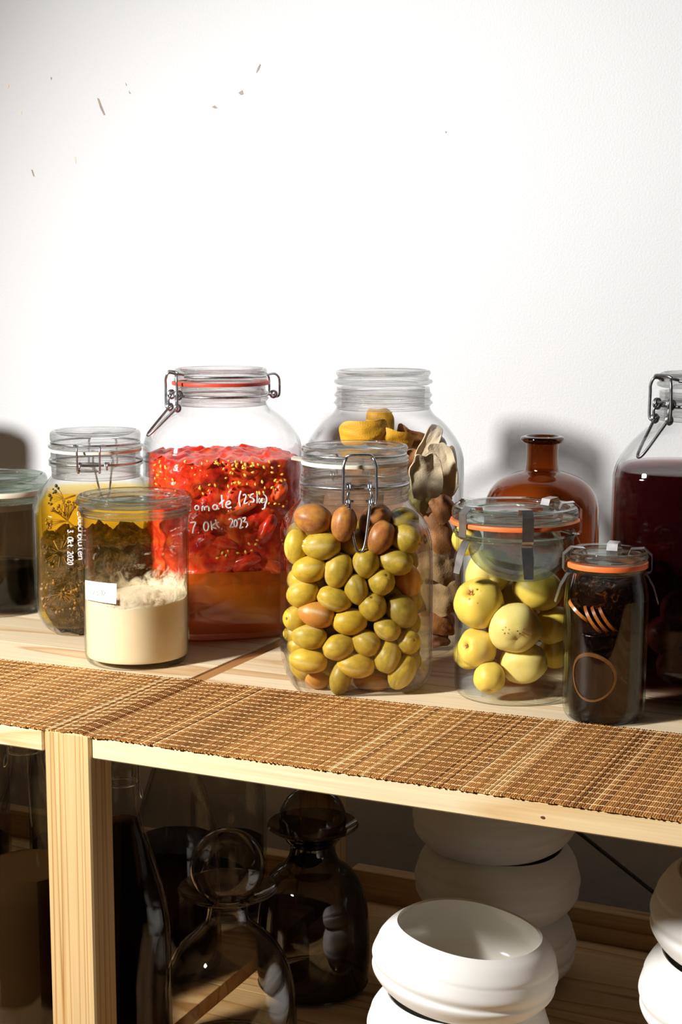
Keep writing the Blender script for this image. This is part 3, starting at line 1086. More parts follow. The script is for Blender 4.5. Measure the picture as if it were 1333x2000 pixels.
ROWS = []
for p in sorted(front, key=lambda p: p[1]):
    if ROWS and p[1] - ROWS[-1][0][1] < 105: ROWS[-1].append(p)
    else: ROWS.append([p])
for k_, (u, v_, L_, w_, ang, tow, c_, dep) in enumerate(PL):
    x, y = 530 + u / 3.603, 960 + v_ / 3.603
    sc = scale((axP.X, axP.Y, SHELF + 0.1)) * 1.045
    hl, hw = 1.10 * L_ / 3.603 / 2 / sc, 1.10 * w_ / 3.603 / 2 / sc
    lx_ = (hl * abs(cos(radians(ang))) + hw * abs(sin(radians(ang)))) if tow < .5 else hw
    lat = (x - 695) / sc
    lat = max(-(Rin - lx_ - .001), min(Rin - lx_ - .003, lat))
    x = 695 + lat * sc
    tw = max(tow, 0)
    ext = hw * 0.98
    a_ = min(abs(lat) + ext * 0.55, Rin * 0.985)
    bf = Rin * (1 - (a_ / Rin) ** 5) ** 0.2
    b_ = bf - ext - 0.0008 - (0, .016, .020, .044)[dep] - (0.006 if y < 1012 else 0) - (0.004 if y > 1315 else 0)
    pos = axP.pt(x, y, b_)
    if tw > 0.5: hl = max(hl, hw * 1.12)
    o = put('plum', plumM[k_ % 4], SK[c_], pos, orient(ang, tow, rnd.uniform(-1.2, 1.2)), hl, hw, hw * (0.97 if tw < .5 else 1.0))
    if dep < 2:
        s_ = bpy.data.objects.new('stem_scar', scar_me)
        COL.objects.link(s_)
        s_.parent = o
        s_.matrix_parent_inverse = Matrix.Identity(4)
        s_.location = (0.925, 0, 0)
        s_.rotation_euler = (0, pi / 2, 0)
        key = (u, v_, L_, w_, ang, tow, c_, dep)
        ri = [q for q, row in enumerate(ROWS) if key in row][0]
        row = sorted(ROWS[ri], key=lambda p: p[0])
        ci = row.index(key)
        posn = 'leftmost' if ci == 0 else 'rightmost' if ci == len(row) - 1 else ORD[ci] + ' from left'
        extra = ' seen end-on' if tow > .5 else ''
        lab = '%s plum%s, %s in the %s row of the clip jar' % (CN[c_], extra, posn, ORD[ri])
        tag(o, lab, 'plum', 'plums in the front clip jar')
    else:
        tag(o, 'olive plum deep inside the clip jar, mostly hidden by the front plums', 'plum', 'hidden plums in the front clip jar')

# ================================================================== tomato jar
axT = axis_at(437, 1223)
rotT = axT.face + radians(10)
tT, bpT = clip_jar('clip_top_jar', axT, 'tall clip-top jar of red tomatoes with a red rubber ring, behind the cream jar',
    [(1229, 120, 3.6), (1218, 134, 3.6), (1200, 145, 3.6), (1170, 149, 3.6), (1000, 149, 3.6), (890, 149, 3.6), (868, 148, 3.4), (848, 143, 3.2), (828, 131, 2.8), (812, 116, 2.5), (798, 99, 2.1), (788, 90, 2)],
    [(790, 88), (784, 89), (778, 93), (774, 91), (770, 88), (766, 92), (762, 88), (752, 87)],
    [(745, 87), (742, 91), (737, 91), (734, 86), (731, 86), (728, 90), (722, 90), (719, 88)],
    3.6, rotT, (744, 751, 95, M['rubber_r']))
zT = lambda y: axT.z(y) - SHELF
bail(tT, axT.face + pi + radians(24), axT.r(88, SHELF + .27), zT(733), axT.r(90, SHELF + .25), zT(771), 0.0013, 'side', 0.80, M['steel'], zT(731), True, 0.030)
# pulp: rough opaque mass in the upper half
def mass(name, ax, t, bp, th, ytop, ybot, rot, mat, rough_top, rough_side, label, cat, seed=0, seg=120, shrink=0.0012, tilt=0.0):
    z1, z0 = ax.z(ytop) - SHELF, ax.z(ybot) - SHELF
    V, Fc, ring = [], [], []
    ins = inset(bp, th, 0.009)
    def rad(z):
        for A, B in zip(ins[:-1], ins[1:]):
            if A[1] <= z <= B[1] and B[1] > A[1]:
                k = (z - A[1]) / (B[1] - A[1])
                return A[0] + (B[0] - A[0]) * k, A[2] + (B[2] - A[2]) * k
        return ins[0][0], ins[0][2]
    nz = 46
    off = Vector((seed * 5.3, seed, 2))
    levels = []
    for j in range(14):
        levels.append((j / 14.0, 0, z0))
    for j in range(nz):
        levels.append((1.0, 1, z0 + (z1 - z0) * j / (nz - 1)))
    for j in range(1, 26):
        levels.append((1 - j / 25.0, 2, z1))
    for fr_, kd, z in levels:
        R_, n = rad(min(max(z, ins[0][1] + 1e-5), ins[-1][1] - 1e-5))
        rg = []
        for i in range(seg):
            a = 2 * pi * i / seg
            c, s_ = superpt(a, n)
            x, y = (R_ - shrink) * c * fr_, (R_ - shrink) * s_ * fr_
            p = Vector((x * cos(rot) - y * sin(rot), x * sin(rot) + y * cos(rot), z))
            q = p * 55 + off
            nn = mnoise.noise(q) + 0.5 * mnoise.noise(q * 2.3)
            if kd == 1:
                k = 1 - rough_side * max(0, nn + 0.15) - 0.35 * rough_side * max(0, mnoise.noise(q * 4.7))
                p.x *= k
                p.y *= k
                e = (z - z0) / (z1 - z0)
                p.z += rough_top * nn * (max(0, e - .75) * 4)
                p.z += -rough_top * 1.0 * (nn) * (max(0, .2 - e) * 5) + tilt * x
            elif kd == 2:
                p.z += rough_top * nn + 0.6 * rough_top * (1 - fr_) + tilt * x
                k = 1 - rough_side * max(0, nn + 0.15) - 0.35 * rough_side * max(0, mnoise.noise(q * 4.7))
                p.x *= k
                p.y *= k
            else:
                p.z += -rough_top * nn * fr_ + tilt * x
            rg.append(len(V))
            V.append(p)
        ring.append(rg)
    for A, B in zip(ring[:-1], ring[1:]):
        for i in range(seg):
            j = (i + 1) % seg
            Fc.append((A[i], A[j], B[j], B[i]))
    o = link(name, mesh(name, V, Fc), mat, None, True, 0)
    o.location = t.location
    tag(o, label, cat, None, 'stuff')
    return o

def pulp_mat(name, cols, scale_, rough=0.25, bump=0.6, sss=0.2):
    m, nt, out = new_mat(name)
    tc = N(nt, 'ShaderNodeTexCoord')
    n1 = N(nt, 'ShaderNodeTexNoise')
    n1.inputs['Scale'].default_value = scale_
    n1.inputs['Detail'].default_value = 7
    n1.inputs['Distortion'].default_value = 1.2
    nt.links.new(tc.outputs['Object'], n1.inputs['Vector'])
    r1 = ramp(nt, cols)
    nt.links.new(n1.outputs['Fac'], r1.inputs[0])
    p = N(nt, 'ShaderNodeBsdfPrincipled')
    p.inputs['Roughness'].default_value = rough
    p.inputs['Subsurface Weight'].default_value = sss
    p.inputs['Subsurface Radius'].default_value = (0.006, 0.002, 0.001)
    p.inputs['Subsurface Scale'].default_value = 1.0
    nt.links.new(r1.outputs[0], p.inputs['Base Color'])
    n2 = N(nt, 'ShaderNodeTexNoise')
    n2.inputs['Scale'].default_value = scale_ * 3
    n2.inputs['Detail'].default_value = 5
    nt.links.new(tc.outputs['Object'], n2.inputs['Vector'])
    b = N(nt, 'ShaderNodeBump')
    b.inputs['Strength'].default_value = bump
    b.inputs['Distance'].default_value = 0.003
    nt.links.new(n2.outputs['Fac'], b.inputs['Height'])
    nt.links.new(b.outputs[0], p.inputs['Normal'])
    nt.links.new(p.outputs[0], out.inputs[0])
    return m

pm = pulp_mat('tomato_pulp', [(0.25, (0.24, 0.008, 0.004)), (0.42, (0.58, 0.02, 0.007)), (0.56, (0.78, 0.055, 0.01)), (0.72, (0.86, 0.15, 0.025))], 42)
mass('tomato_pulp', axT, tT, bpT, 0.0018, 888, 1115, rotT, pm, 0.0062, 0.10, 'coarse red tomato pulp filling the upper half of the tall clip jar', 'tomato pulp', 1)
liquid_in('tomato_juice', tT, bpT, 0.0016, zT(1092), liquid('tomato_juice', (0.92, 0.30, 0.02), 14, 0.62, (0.60, 0.19, 0.012)), rotT, 'cloudy orange tomato juice settled at the bottom of the tall clip jar', 'juice')
tomM = [fruit_mesh('tomato_piece', 'tomato', s_) for s_ in (11, 12, 13)]
tsk = [skin('tomato_skin', (0.66, 0.028, 0.008), (0.46, 0.012, 0.005), (0.80, 0.16, 0.03), 0.9, 0.2, (0.85, 0.2, 0.05), 0.4, 0.2, 1.5, 0.6),
       skin('tomato_flesh', (0.80, 0.10, 0.016), (0.62, 0.04, 0.008), (0.86, 0.25, 0.05), 0.9, 0.25, (0.85, 0.28, 0.07), 0.4, 0.2, 1.5, 0.6)]
RT_ = axT.r(149, SHELF + .1) - 0.0022
TP = [(430, 1058, 76, 34, -18, 0, 'deep red folded tomato piece below the date on the jar'),
      (480, 1098, 70, 40, 28, 0, 'lowest tomato half hanging over the orange juice'),
      (520, 1035, 66, 36, 62, 0, 'deep red tomato piece at the right of the date'),
      (470, 990, 84, 30, 24, 1, 'bright red tomato strip behind the handwriting'),
      (405, 1108, 80, 34, -4, 0, 'dark red tomato piece beside the cream jar, under the date'),
      (545, 960, 50, 30, 72, 1, 'orange red tomato piece at the upper right of the clip jar'),
      (375, 955, 50, 26, 10, 0, 'round glossy tomato piece beside the cream jar lid'),
      (530, 1105, 54, 36, -30, 1, 'dim red tomato piece low at the right of the clip jar'),
      (445, 1020, 60, 26, 8, 1, 'flat red tomato piece between the two lines of handwriting'),
      (330, 925, 50, 26, -20, 1, 'orange red tomato piece at the upper left of the clip jar')]
for k_, (x, y, L_, w_, ang, fl, lab) in enumerate(TP):
    sc = scale((axT.X, axT.Y, SHELF + .12)) * 1.04
    hl, hw = L_ / 2 / sc, w_ / 2 / sc
    lat = (x - 437) / sc
    a_ = min(abs(lat) + hl * abs(cos(radians(ang))) * 0.75, RT_ * .98)
    bf = RT_ * (1 - (a_ / RT_) ** 3.6) ** (1 / 3.6)
    o = put('tomato_piece', tomM[k_ % 3], tsk[fl], axT.pt(x, y, bf - 0.0075), orient(ang, 0, rnd.uniform(-3, 3)), hl, 0.0085, hw)
    tag(o, lab, 'tomato', 'tomato pieces in the tall clip jar')
# seeds
def seeds():
    V, Fc = [], []
    sv, sf = lathe_data([(0, -1), (0.6, -0.6), (0.85, 0), (0.5, .7), (0, 1.15)], 7)
    pts = []
    rr = random.Random(5)
    for _ in range(135):
        x = rr.uniform(300, 560)
        y = 900 + abs(rr.gauss(0, 48))
        if y < 1030: pts.append((x, y))
    pts += [(390, 1060), (435, 1080), (442, 1085), (446, 1076), (487, 1062), (492, 1075), (500, 1063), (503, 1055), (533, 1032), (425, 1090), (433, 1105), (465, 1080), (480, 1078)]
    for x, y in pts:
        sc = scale((axT.X, axT.Y, SHELF + .12)) * 1.04
        lat = (x - 437) / sc
        a_ = min(abs(lat) + 0.002, RT_ * .985)
        bf = RT_ * (1 - (a_ / RT_) ** 3.6) ** (1 / 3.6)
        p = axT.pt(x, y, bf - 0.0008 - rr.uniform(0, .0012))
        R_ = Matrix.Rotation(rr.uniform(0, 6.3), 3, V_T) @ orient(90, 0, 0)
        s_ = rr.uniform(0.0015, 0.0023)
        b = len(V)
        for q in sv:
            w = R_ @ Vector((q[2] * s_, q[0] * s_ * .8, q[1] * s_ * .8))
            V.append(p + w - Vector(tT.location))
        Fc.extend(tuple(b + i for i in f) for f in sf)
    o = link('tomato_seeds', mesh('tomato_seeds', V, Fc), principled('seed_yellow', (0.86, 0.48, 0.06), 0.35), None)
    o.location = tT.location
    tag(o, 'yellow tomato seeds scattered against the glass of the tall clip jar', 'seeds', None, 'stuff')
seeds()
def z4(s_): return [[(360 + u / 6.665, 930 + v / 6.665) for u, v in st] for st in s_]
TXT = z4([[(80, 372), (84, 415), (80, 460)], [(20, 388), (78, 372)], ell(168, 412, 26, 28), [(235, 452), (240, 395), (262, 402), (268, 442)], [(268, 412), (295, 395), (322, 405), (325, 455)],
     ell(405, 405, 30, 30), [(438, 378), (438, 425), (456, 420)], [(490, 245), (495, 330), (506, 412)], [(458, 366), (522, 310)], [(545, 380), (600, 355), (598, 330), (570, 330), (548, 360), (552, 395), (580, 415), (615, 405)],
     [(742, 190), (722, 260), (718, 330), (736, 395)], [(765, 250), (795, 240), (808, 265), (790, 320), (785, 360), (825, 345)], [(845, 350), (850, 375)], [(905, 230), (870, 245), (862, 275), (892, 285), (912, 310), (898, 340), (862, 335)],
     [(955, 205), (955, 350)], [(988, 290), (962, 315), (988, 350)], ell(1020, 318, 21, 24), [(1045, 296), (1060, 360), (1045, 420), (1015, 430)], [(1030, 230), (1068, 262), (1077, 320), (1050, 385)],
     [(75, 610), (150, 600), (125, 670), (112, 745)], [(184, 735), (192, 737)], ell(288, 655, 32, 58), [(350, 585), (365, 700)], [(402, 618), (360, 655), (420, 682)], [(410, 565), (430, 640), (460, 670)], [(385, 625), (450, 600)], [(486, 685), (494, 686)],
     [(580, 570), (610, 555), (635, 580), (610, 640), (600, 665), (645, 660)], ell(672, 615, 21, 44), [(700, 565), (735, 555), (750, 590), (735, 650), (730, 680), (770, 660)], [(760, 550), (800, 540), (790, 578), (775, 593), (815, 600), (830, 630), (805, 672)]])
o = lettering('handwriting', tT, axT, bpT, rotT, TXT, 0.00085, M['paint'])
o['label'] = 'white marker writing Tomate (2,5kg) 7. Okt. 2023'
# the raised arched mark moulded in the glass
EM = [[(341, 944), (360, 933), (385, 929), (405, 935), (412, 943)], [(348, 948), (366, 939), (386, 936), (403, 942)], [(350, 951), (372, 950), (395, 951), (408, 949)]]
lettering('moulded_mark', tT, axT, bpT, rotT, EM, 0.0007, M['glass'])

# ================================================================== oil jar with leek flowers
axO = axis_at(195, 1220)
rotO = axO.face + radians(4)
tO, bpO = clip_jar('clip_top_jar', axO, 'clip-top jar of yellow oil with flower heads, left of the tomatoes',
    [(1215, 96, 5), (1205, 108, 5), (1190, 117, 5), (1165, 122, 5), (1080, 122.5, 5), (1000, 123, 5), (985, 121, 4.6), (968, 115, 3.8), (952, 105, 3), (940, 96, 2.4), (928, 87, 2)],
    [(930, 86), (920, 86), (909, 87), (906, 91), (903, 91), (901, 87), (898, 91), (894, 90), (890, 87), (880, 87)],
    [(874, 86), (872, 91), (867, 91), (865, 85), (861, 85), (858, 87.5), (852, 88), (844, 87.5), (840, 84)],
    5, rotO, (874, 880, 89, M['rubber_w']))
zO = lambda y: axO.z(y) - SHELF
def hinge_front(t, ang, rl, zl, rn, zn, wr, mat):
    """clip seen from its hinge side"""
    t = bail(t, ang + pi, rl, zl, rn, zn, wr, 'side', 0.3, mat, None, False, 0.03)
    u = Vector((cos(ang), sin(ang), 0))
    s_ = Vector((-sin(ang), cos(ang), 0))
    Z = Vector((0, 0, 1))
    q = lambda o_, sd, z: u * o_ + s_ * sd + Z * z
    for sg in (-1, 1):
        tube('hinge_wire', [q(rl - .001, sg * .016, zl + .0005), q(rn + .003, sg * .0125, zl + .001), q(rn + .0065, sg * .0118, zl - .003), q(rn + .007, sg * .0115, (zl + zn) / 2), q(rn + .007, sg * .0115, zn - .003), q(rn + .005, sg * .0108, zn - .0065), q(rn + .0035, sg * .0095, zn - .004)], wr, mat, t, 8, 5)
        c = q(rn + .003, sg * .0165 if sg > 0 else -.009, zn)
        tube('coil', [c + u * (cos(a) * .003) + Z * (sin(a) * .0035) + s_ * (.0011 * a / pi * sg) for a in [i * pi / 5 for i in range(15)]], wr * .9, mat, t, 7, 2)
    tube('hinge_wire', [q(rn + .0035, -.010, zn + .0025), q(rn + .004, 0, zn + .003), q(rn + .0035, .012, zn + .0025)], wr, mat, t, 8, 4)
    tube('hinge_wire', [q(rn + .0045, -.010, zn - .005), q(rn + .005, 0, zn - .0053), q(rn + .0045, .010, zn - .005)], wr, mat, t, 8, 4)
hinge_front(tO, axO.face - pi / 2 - radians(8), axO.r(86, SHELF + .2), zO(863), axO.r(88.5, SHELF + .18), zO(900), 0.0011, M['steel'])
liquid_in('yellow_oil', tO, bpO, 0.0016, zO(951), liquid('yellow_oil', (0.96, 0.80, 0.0), 34, 0.05, (0.70, 0.42, 0.01)), rotO, 'golden yellow oil filling the clip jar of flower heads', 'oil')
umb_m = principled('brown_umbel', (0.26, 0.13, 0.03), 0.6, vary=(200, .4))
bud_m = principled('dark_bud', (0.05, 0.03, 0.015), 0.6)
def umbel(ax, x, y, b_, ang, size, n, lab, spread=1.5, seed=0):
    """flower head: stalk, fine rays from one point, small buds at their ends"""
    rr = random.Random(seed)
    c = ax.pt(x, y, b_)
    t = empty('flower_head', c)
    tag(t, lab, 'flower head', 'flower heads in the oil jar')
    a = radians(ang)
    d0 = V_R * cos(a) + V_U * sin(a)
    tube('stalk', [Vector((0, 0, 0)), -d0 * size * .4, -d0 * size * .8 - V_T * .003], 0.0009, umb_m, t, 6, 3)
    V, Fc, BV, BF = [], [], [], []
    sv, sf = lathe_data([(0, -1), (.75, -.6), (1, 0), (.75, .6), (0, 1)], 6)
    for i in range(n):
        aa = a + rr.uniform(-spread, spread)
        dd = (V_R * cos(aa) + V_U * sin(aa) + V_T * rr.uniform(-.25, .25)).normalized()
        L_ = size * rr.uniform(.75, 1.1)
        e = dd * L_
        tube_data([Vector((0, 0, 0)), e * .5 + V_U * .001, e], 0.00028, 4, False, V, Fc)
        b0 = len(BV)
        s_ = rr.uniform(.0010, .0022)
        BV += [e + Vector(q) * s_ for q in sv]
        BF += [tuple(b0 + k for k in f) for f in sf]
    o1 = link('rays', mesh('rays', V, Fc), umb_m, t)
    o1['kind'] = 'stuff'
    o2 = link('buds', mesh('buds', BV, BF), umb_m if seed % 2 else bud_m, t)
    o2['kind'] = 'stuff'
    return t
umbel(axO, 132, 1018, .048, 140, .020, 34, 'brown flower head spreading its rays in the clear upper oil', 1.4, 1)
umbel(axO, 118, 1080, .052, 300, .018, 40, 'brown flower head pressed to the left wall of the oil jar', 2.6, 2)
umbel(axO, 135, 1120, .056, 250, .020, 46, 'flower head just left of the white date on the oil jar', 3.1, 3)
umbel(axO, 120, 1160, .054, 270, .020, 46, 'low flower head in the bottom left corner of the oil jar', 3.1, 5)
umbel(axO, 150, 1175, .056, 90, .018, 40, 'flower head on the bottom of the oil jar', 3.1, 6)
umbel(axO, 125, 975, .035, 200, .015, 16, 'dark budded flower head near the oil surface', 1.6, 4)
mass('flower_mash', axO, tO, bpO, 0.003, 1050, 1206, rotO, pulp_mat('flower_mash', [(0.3, (0.010, 0.005, 0.002)), (0.5, (0.04, 0.017, 0.004)), (0.72, (0.12, 0.055, 0.012))], 120, .6, .8, 0), 0.014, 0.16, 'dense brown flower mash in the lower half of the oil jar', 'flower mash', 3, 90, 0.004)
def vtext(s_, x0, y0, h, step, slant=0.0):
    """text running down the jar, letter tops to the right"""
    out, cur = [], 0
    for ch in s_:
        if ch == ' ':
            cur += .45 * h
            continue
        w = max(p[0] for st in GL[ch] for p in st)
        for st in GL[ch]:
            out.append([(x0 + py * h + slant * (cur + px_ * h), y0 + cur + px_ * h * step) for px_, py in st])
        cur += (w * step + .16) * h
    return out
st = vtext('3. Okt. 2020', 132.5, 1035, 11, 1.0) + vtext('Lauchblüten', 153, 1000, 14.5, 1.0, 0.0)
lettering('handwriting', tO, axO, bpO, rotO, st, 0.00062, M['paint'])['label'] = 'white marker writing Lauchblüten 3. Okt. 2020, running downwards'

# ================================================================== straight jar of cream sourdough
def weck_lid(t, ax, y0, y1, hw, mat=None):
    """glass lid: thick rounded edge, sunken middle with a ring; y0 top row, y1 bottom row at the axis"""
    z1, z0 = ax.z(y0) - SHELF, ax.z(y1) - SHELF
    R = ax.r(hw, (z0 + z1) / 2 + SHELF)
    h = z1 - z0
    prof = [(0, z0 + h * .10), (R * .66, z0 + h * .10), (R * .70, z0), (R * .95, z0), (R * .99, z0 + h * .15), (R, z0 + h * .45), (R * .985, z0 + h * .8), (R * .95, z1), (R * .90, z1), (R * .85, z1 - h * .12), (R * .80, z1 - h * .35), (R * .66, z1 - h * .42), (R * .62, z1 - h * .25), (R * .58, z1 - h * .45), (0, z1 - h * .5)]
    return lathe('lid', smooth_prof(prof, 2), mat or M['weck_t'], t, 96, 0, 60), R, z0, z1

def weck_jar(name, ax, label, body, ylip, hwlip, lid, th=0.0015):
    t = jar_root(name, ax, label)
    bp = shift(smooth_prof(ax.prof(body), 4), SHELF)
    bp = [(p[0], max(p[1], 0.0), 2) for p in bp]
    vessel('body', bp, th, 0.006, M['weck'], t)
    ztop = bp[-1][1]
    z0 = ax.z(ylip) - SHELF
    R = ax.r(hwlip, z0 + SHELF)
    r0 = bp[-1][0] - th
    lathe('rim', [(r0, z0 - .002), (bp[-1][0] + .0004, z0 - .001), (R - .002, z0 + .001), (R, z0 + .003), (R, ztop - .001), (R - .002, ztop), (r0, ztop), (r0, z0 - .002)], M['weck_t'], t, 96, 0, 60)
    lo_ = weck_lid(t, ax, *lid) if lid else None
    return t, bp, lo_

axC = axis_at(269, 1287)
tC, bpC, _ = weck_jar('straight_sided_jar', axC, 'straight glass jar half full of cream sourdough with a white paper label',
    [(1288, 92), (1284, 97), (1274, 101), (1250, 102), (1120, 103), (1010, 104), (988, 104.5)], 1000, 110, (964, 983, 113))
zC = lambda y: axC.z(y) - SHELF
cream = principled('sourdough_cream', (0.82, 0.655, 0.42), 0.5, spec=0.3, sss=0.25, vary=(25, .05))
p_ = fill_prof(bpC, 0.0017, zC(1166), 0.0062)
v, f = lathe_data([(0, p_[0][1])] + p_ + [(p_[-1][0] * .9, zC(1168), 2), (0, zC(1170))], 96)
for i, q in enumerate(v):
    if q[2] > zC(1180):
        a = atan2(q[1], q[0])
        v[i] = (q[0], q[1], q[2] + 0.003 * sin(a * 1 + 0.4) + 0.0018 * mnoise.noise(Vector((q[0] * 60, q[1] * 60, 0))))
o = link('sourdough', mesh('sourdough', v, f), cream, None, True, 40)
o.location = tC.location
tag(o, 'thick pale cream sourdough filling the lower half of the straight jar', 'sourdough', None, 'stuff')
# smears left on the inside of the glass
def smear_mat():
    m, nt, out = new_mat('cream_smear')
    tc = N(nt, 'ShaderNodeTexCoord')
    mp = N(nt, 'ShaderNodeMapping')
    mp.inputs['Scale'].default_value = (1, 1, 1.25)
    nt.links.new(tc.outputs['Object'], mp.inputs[0])
    n1 = N(nt, 'ShaderNodeTexNoise')
    n1.inputs['Scale'].default_value = 46
    n1.inputs['Detail'].default_value = 6
    n1.inputs['Roughness'].default_value = .6
    n1.inputs['Distortion'].default_value = 2.2
    nt.links.new(mp.outputs[0], n1.inputs['Vector'])
    at_ = N(nt, 'ShaderNodeAttribute', attribute_name='cover')
    ad = N(nt, 'ShaderNodeMath', operation='ADD')
    nt.links.new(n1.outputs['Fac'], ad.inputs[0])
    nt.links.new(at_.outputs['Fac'], ad.inputs[1])
    r = ramp(nt, [(0.60, (0, 0, 0)), (0.72, (.35, .35, .35)), (0.95, (0.97, 0.97, 0.97))])
    nt.links.new(ad.outputs[0], r.inputs[0])
    tr = N(nt, 'ShaderNodeBsdfTransparent')
    df = N(nt, 'ShaderNodeBsdfPrincipled')
    df.inputs['Base Color'].default_value = (0.80, 0.68, 0.47, 1)
    df.inputs['Roughness'].default_value = .4
    b = N(nt, 'ShaderNodeBump')
    b.inputs['Strength'].default_value = .5
    b.inputs['Distance'].default_value = .002
    nt.links.new(ad.outputs[0], b.inputs['Height'])
    nt.links.new(b.outputs[0], df.inputs['Normal'])
    mx = N(nt, 'ShaderNodeMixShader')
    nt.links.new(r.outputs[0], mx.inputs[0])
    nt.links.new(tr.outputs[0], mx.inputs[1])
    nt.links.new(df.outputs[0], mx.inputs[2])
    nt.links.new(mx.outputs[0], out.inputs[0])
    return m
Rc = axC.r(103, SHELF + .1) - .0019
z0, z1 = zC(1175), zC(1005)
v, f = lathe_data([(Rc, z0 + (z1 - z0) * j / 24) for j in range(25)], 96)
me = mesh('smear', v, f)
cov = []
for q in v:
    e = (q[2] - z0) / (z1 - z0)
    lift = 0.05 * mnoise.noise(Vector((q[0] * 30, q[1] * 30, 0)))
    cov.append(max(-.35, .50 - 1.55 * e + lift * 2) if e < .45 else max(-.35, .02 - .35 * (e - .45) + lift * 2))
at_ = me.attributes.new('cover', 'FLOAT', 'POINT')
at_.data.foreach_set('value', cov)
o = link('sourdough_smear', me, smear_mat(), None, True, 0)
o.location = tC.location
tag(o, 'streaky cream smears clinging inside the upper half of the straight jar', 'smear', None, 'stuff')
# paper label
def label_patch(t, ax, bp, px, mat, nx=12, off=0.0007):
    (xa, ya), (xb, yb), (xc, yc), (xd, yd) = px
    V, Fc = [], []
    for lay in (off, off + .0003):
        for j in range(2):
            for i in range(nx + 1):
                k = i / nx
                x = (xa + (xb - xa) * k) if j == 0 else (xd + (xc - xd) * k)
                y = (ya + (yb - ya) * k) if j == 0 else (yd + (yc - yd) * k)
                y += 4 * 4 * k * (1 - k) * 0.25
                V.append(wall_hit(ax, bp, 0, x, y, lay) - Vector(t.location))
    n = nx + 1
    for i in range(nx):
        Fc.append((i, i + 1, n + i + 1, n + i))
        Fc.append((2 * n + i, 3 * n + i, 3 * n + i + 1, 2 * n + i + 1))
        Fc.append((i, 2 * n + i, 2 * n + i + 1, i + 1))
        Fc.append((n + i, n + i + 1, 3 * n + i + 1, 3 * n + i))
    return link('paper_label', mesh('paper_label', V, Fc), mat, t, True, 40)
pl = label_patch(tC, axC, bpC, ((166.5, 1133), (228, 1140), (227, 1180), (167, 1170)), M['paper'])
def htext(s_, x0, y0, h, slope=0.0):
    out, cur = [], 0
    for ch in s_:
        if ch == ' ':
            cur += .5 * h
            continue
        w = max(p[0] for st in GL[ch] for p in st)
        for st in GL[ch]:
            out.append([(x0 + cur + px_ * h, y0 - py * h + slope * (cur + px_ * h)) for px_, py in st])
        cur += (w + .22) * h
    return out
lettering('pencil_note', tC, axC, bpC, 0, htext('23.12', 180, 1162, 10, .05), 0.00022, M['pencil'], .0012)

# ================================================================== jar of whole quinces
axQ = axis_at(1001, 1352)
tQ, bpQ, ldQ = weck_jar('straight_sided_jar', axQ, 'wide straight glass jar of whole yellow quinces closed with steel clips',
    [(1354, 101), (1350, 107), (1340, 112), (1315, 113), (1200, 113.5), (1060, 115), (1036, 116)], 1043, 121, (986, 1012, 124))
zQ = lambda y: axQ.z(y) - SHELF
def gasket(t, ax, y0, y1, hw, mat):
    z1, z0 = ax.z(y0) - SHELF, ax.z(y1) - SHELF
    r = ax.r(hw, z0 + SHELF)
    return lathe('gasket', [(r - .012, z0), (r - .0005, z0), (r, (z0 + z1) / 2), (r - .0005, z1), (r - .012, z1), (r - .012, z0)], mat, t, 96, 0, 60)
gasket(tQ, axQ, 1013, 1021, 127, M['rubber_o'])
def steel_clip(t, ang, R, ztop, zlip, w=.0098, tail=.030, name='clip'):
    """bent spring strip: over the lid edge, down the rim, hook under it, tail pointing out and down"""
    pf = [(R - .0165, ztop - .004), (R - .0145, ztop + .0012), (R - .004, ztop + .0022), (R + .0022, ztop - .0035), (R + .0024, zlip + .001), (R + .0010, zlip - .001), (R - .0032, zlip - .0018), (R - .0005, zlip - .0045), (R + .0045, zlip - .5 * tail), (R + .0085, zlip - tail)]
    th = .0005
    V, Fc = [], []
    for lay in (0, 1):
        for i, (r, z) in enumerate(pf):
            a, b = pf[max(i - 1, 0)], pf[min(i + 1, len(pf) - 1)]
            dr, dz = b[0] - a[0], b[1] - a[1]
            L_ = sqrt(dr * dr + dz * dz)
            rr, zz = r + lay * th * (-dz / L_), z + lay * th * dr / L_
            for sg in (-1, 1):
                ww = w * (1 if i < len(pf) - 1 else .8)
                V.append(Vector((rr * cos(ang) - sg * ww / 2 * sin(ang), rr * sin(ang) + sg * ww / 2 * cos(ang), zz)))
    n = len(pf)
    for i in range(n - 1):
        Fc += [(2 * i, 2 * i + 1, 2 * i + 3, 2 * i + 2), (2 * n + 2 * i, 2 * n + 2 * i + 2, 2 * n + 2 * i + 3, 2 * n + 2 * i + 1),
               (2 * i, 2 * i + 2, 2 * n + 2 * i + 2, 2 * n + 2 * i), (2 * i + 1, 2 * n + 2 * i + 1, 2 * n + 2 * i + 3, 2 * i + 3)]
    return link(name, mesh(name, V, Fc), M['clip'], t, True, 25)
fq = axQ.face
for dg in (-79, -140, 152, 48, 8):
    steel_clip(tQ, fq + radians(dg), ldQ[1], ldQ[3], zQ(1040))
liquid_in('quince_syrup', tQ, bpQ, .0016, zQ(1062), liquid('quince_syrup', (0.90, 0.88, 0.62), 3.2), 0, 'clear pale syrup around the yellow quinces', 'syrup')
qm = [fruit_mesh('quince', 'quince', s_) for s_ in (21, 22, 23)]
qsk = [skin('quince_skin', (0.82, 0.68, 0.22), (0.74, 0.58, 0.15), (0.60, 0.27, 0.02), 1.5, .45, (0.78, 0.72, 0.36), .35, .2, 1.2),
       skin('quince_skin_deep', (0.80, 0.60, 0.10), (0.70, 0.50, 0.07), (0.56, 0.24, 0.02), 1.5, .45, (0.76, 0.62, 0.2), .3, .2, 1.2)]
calyx_m2 = principled('spot_brown', (0.50, 0.20, 0.02), .7)
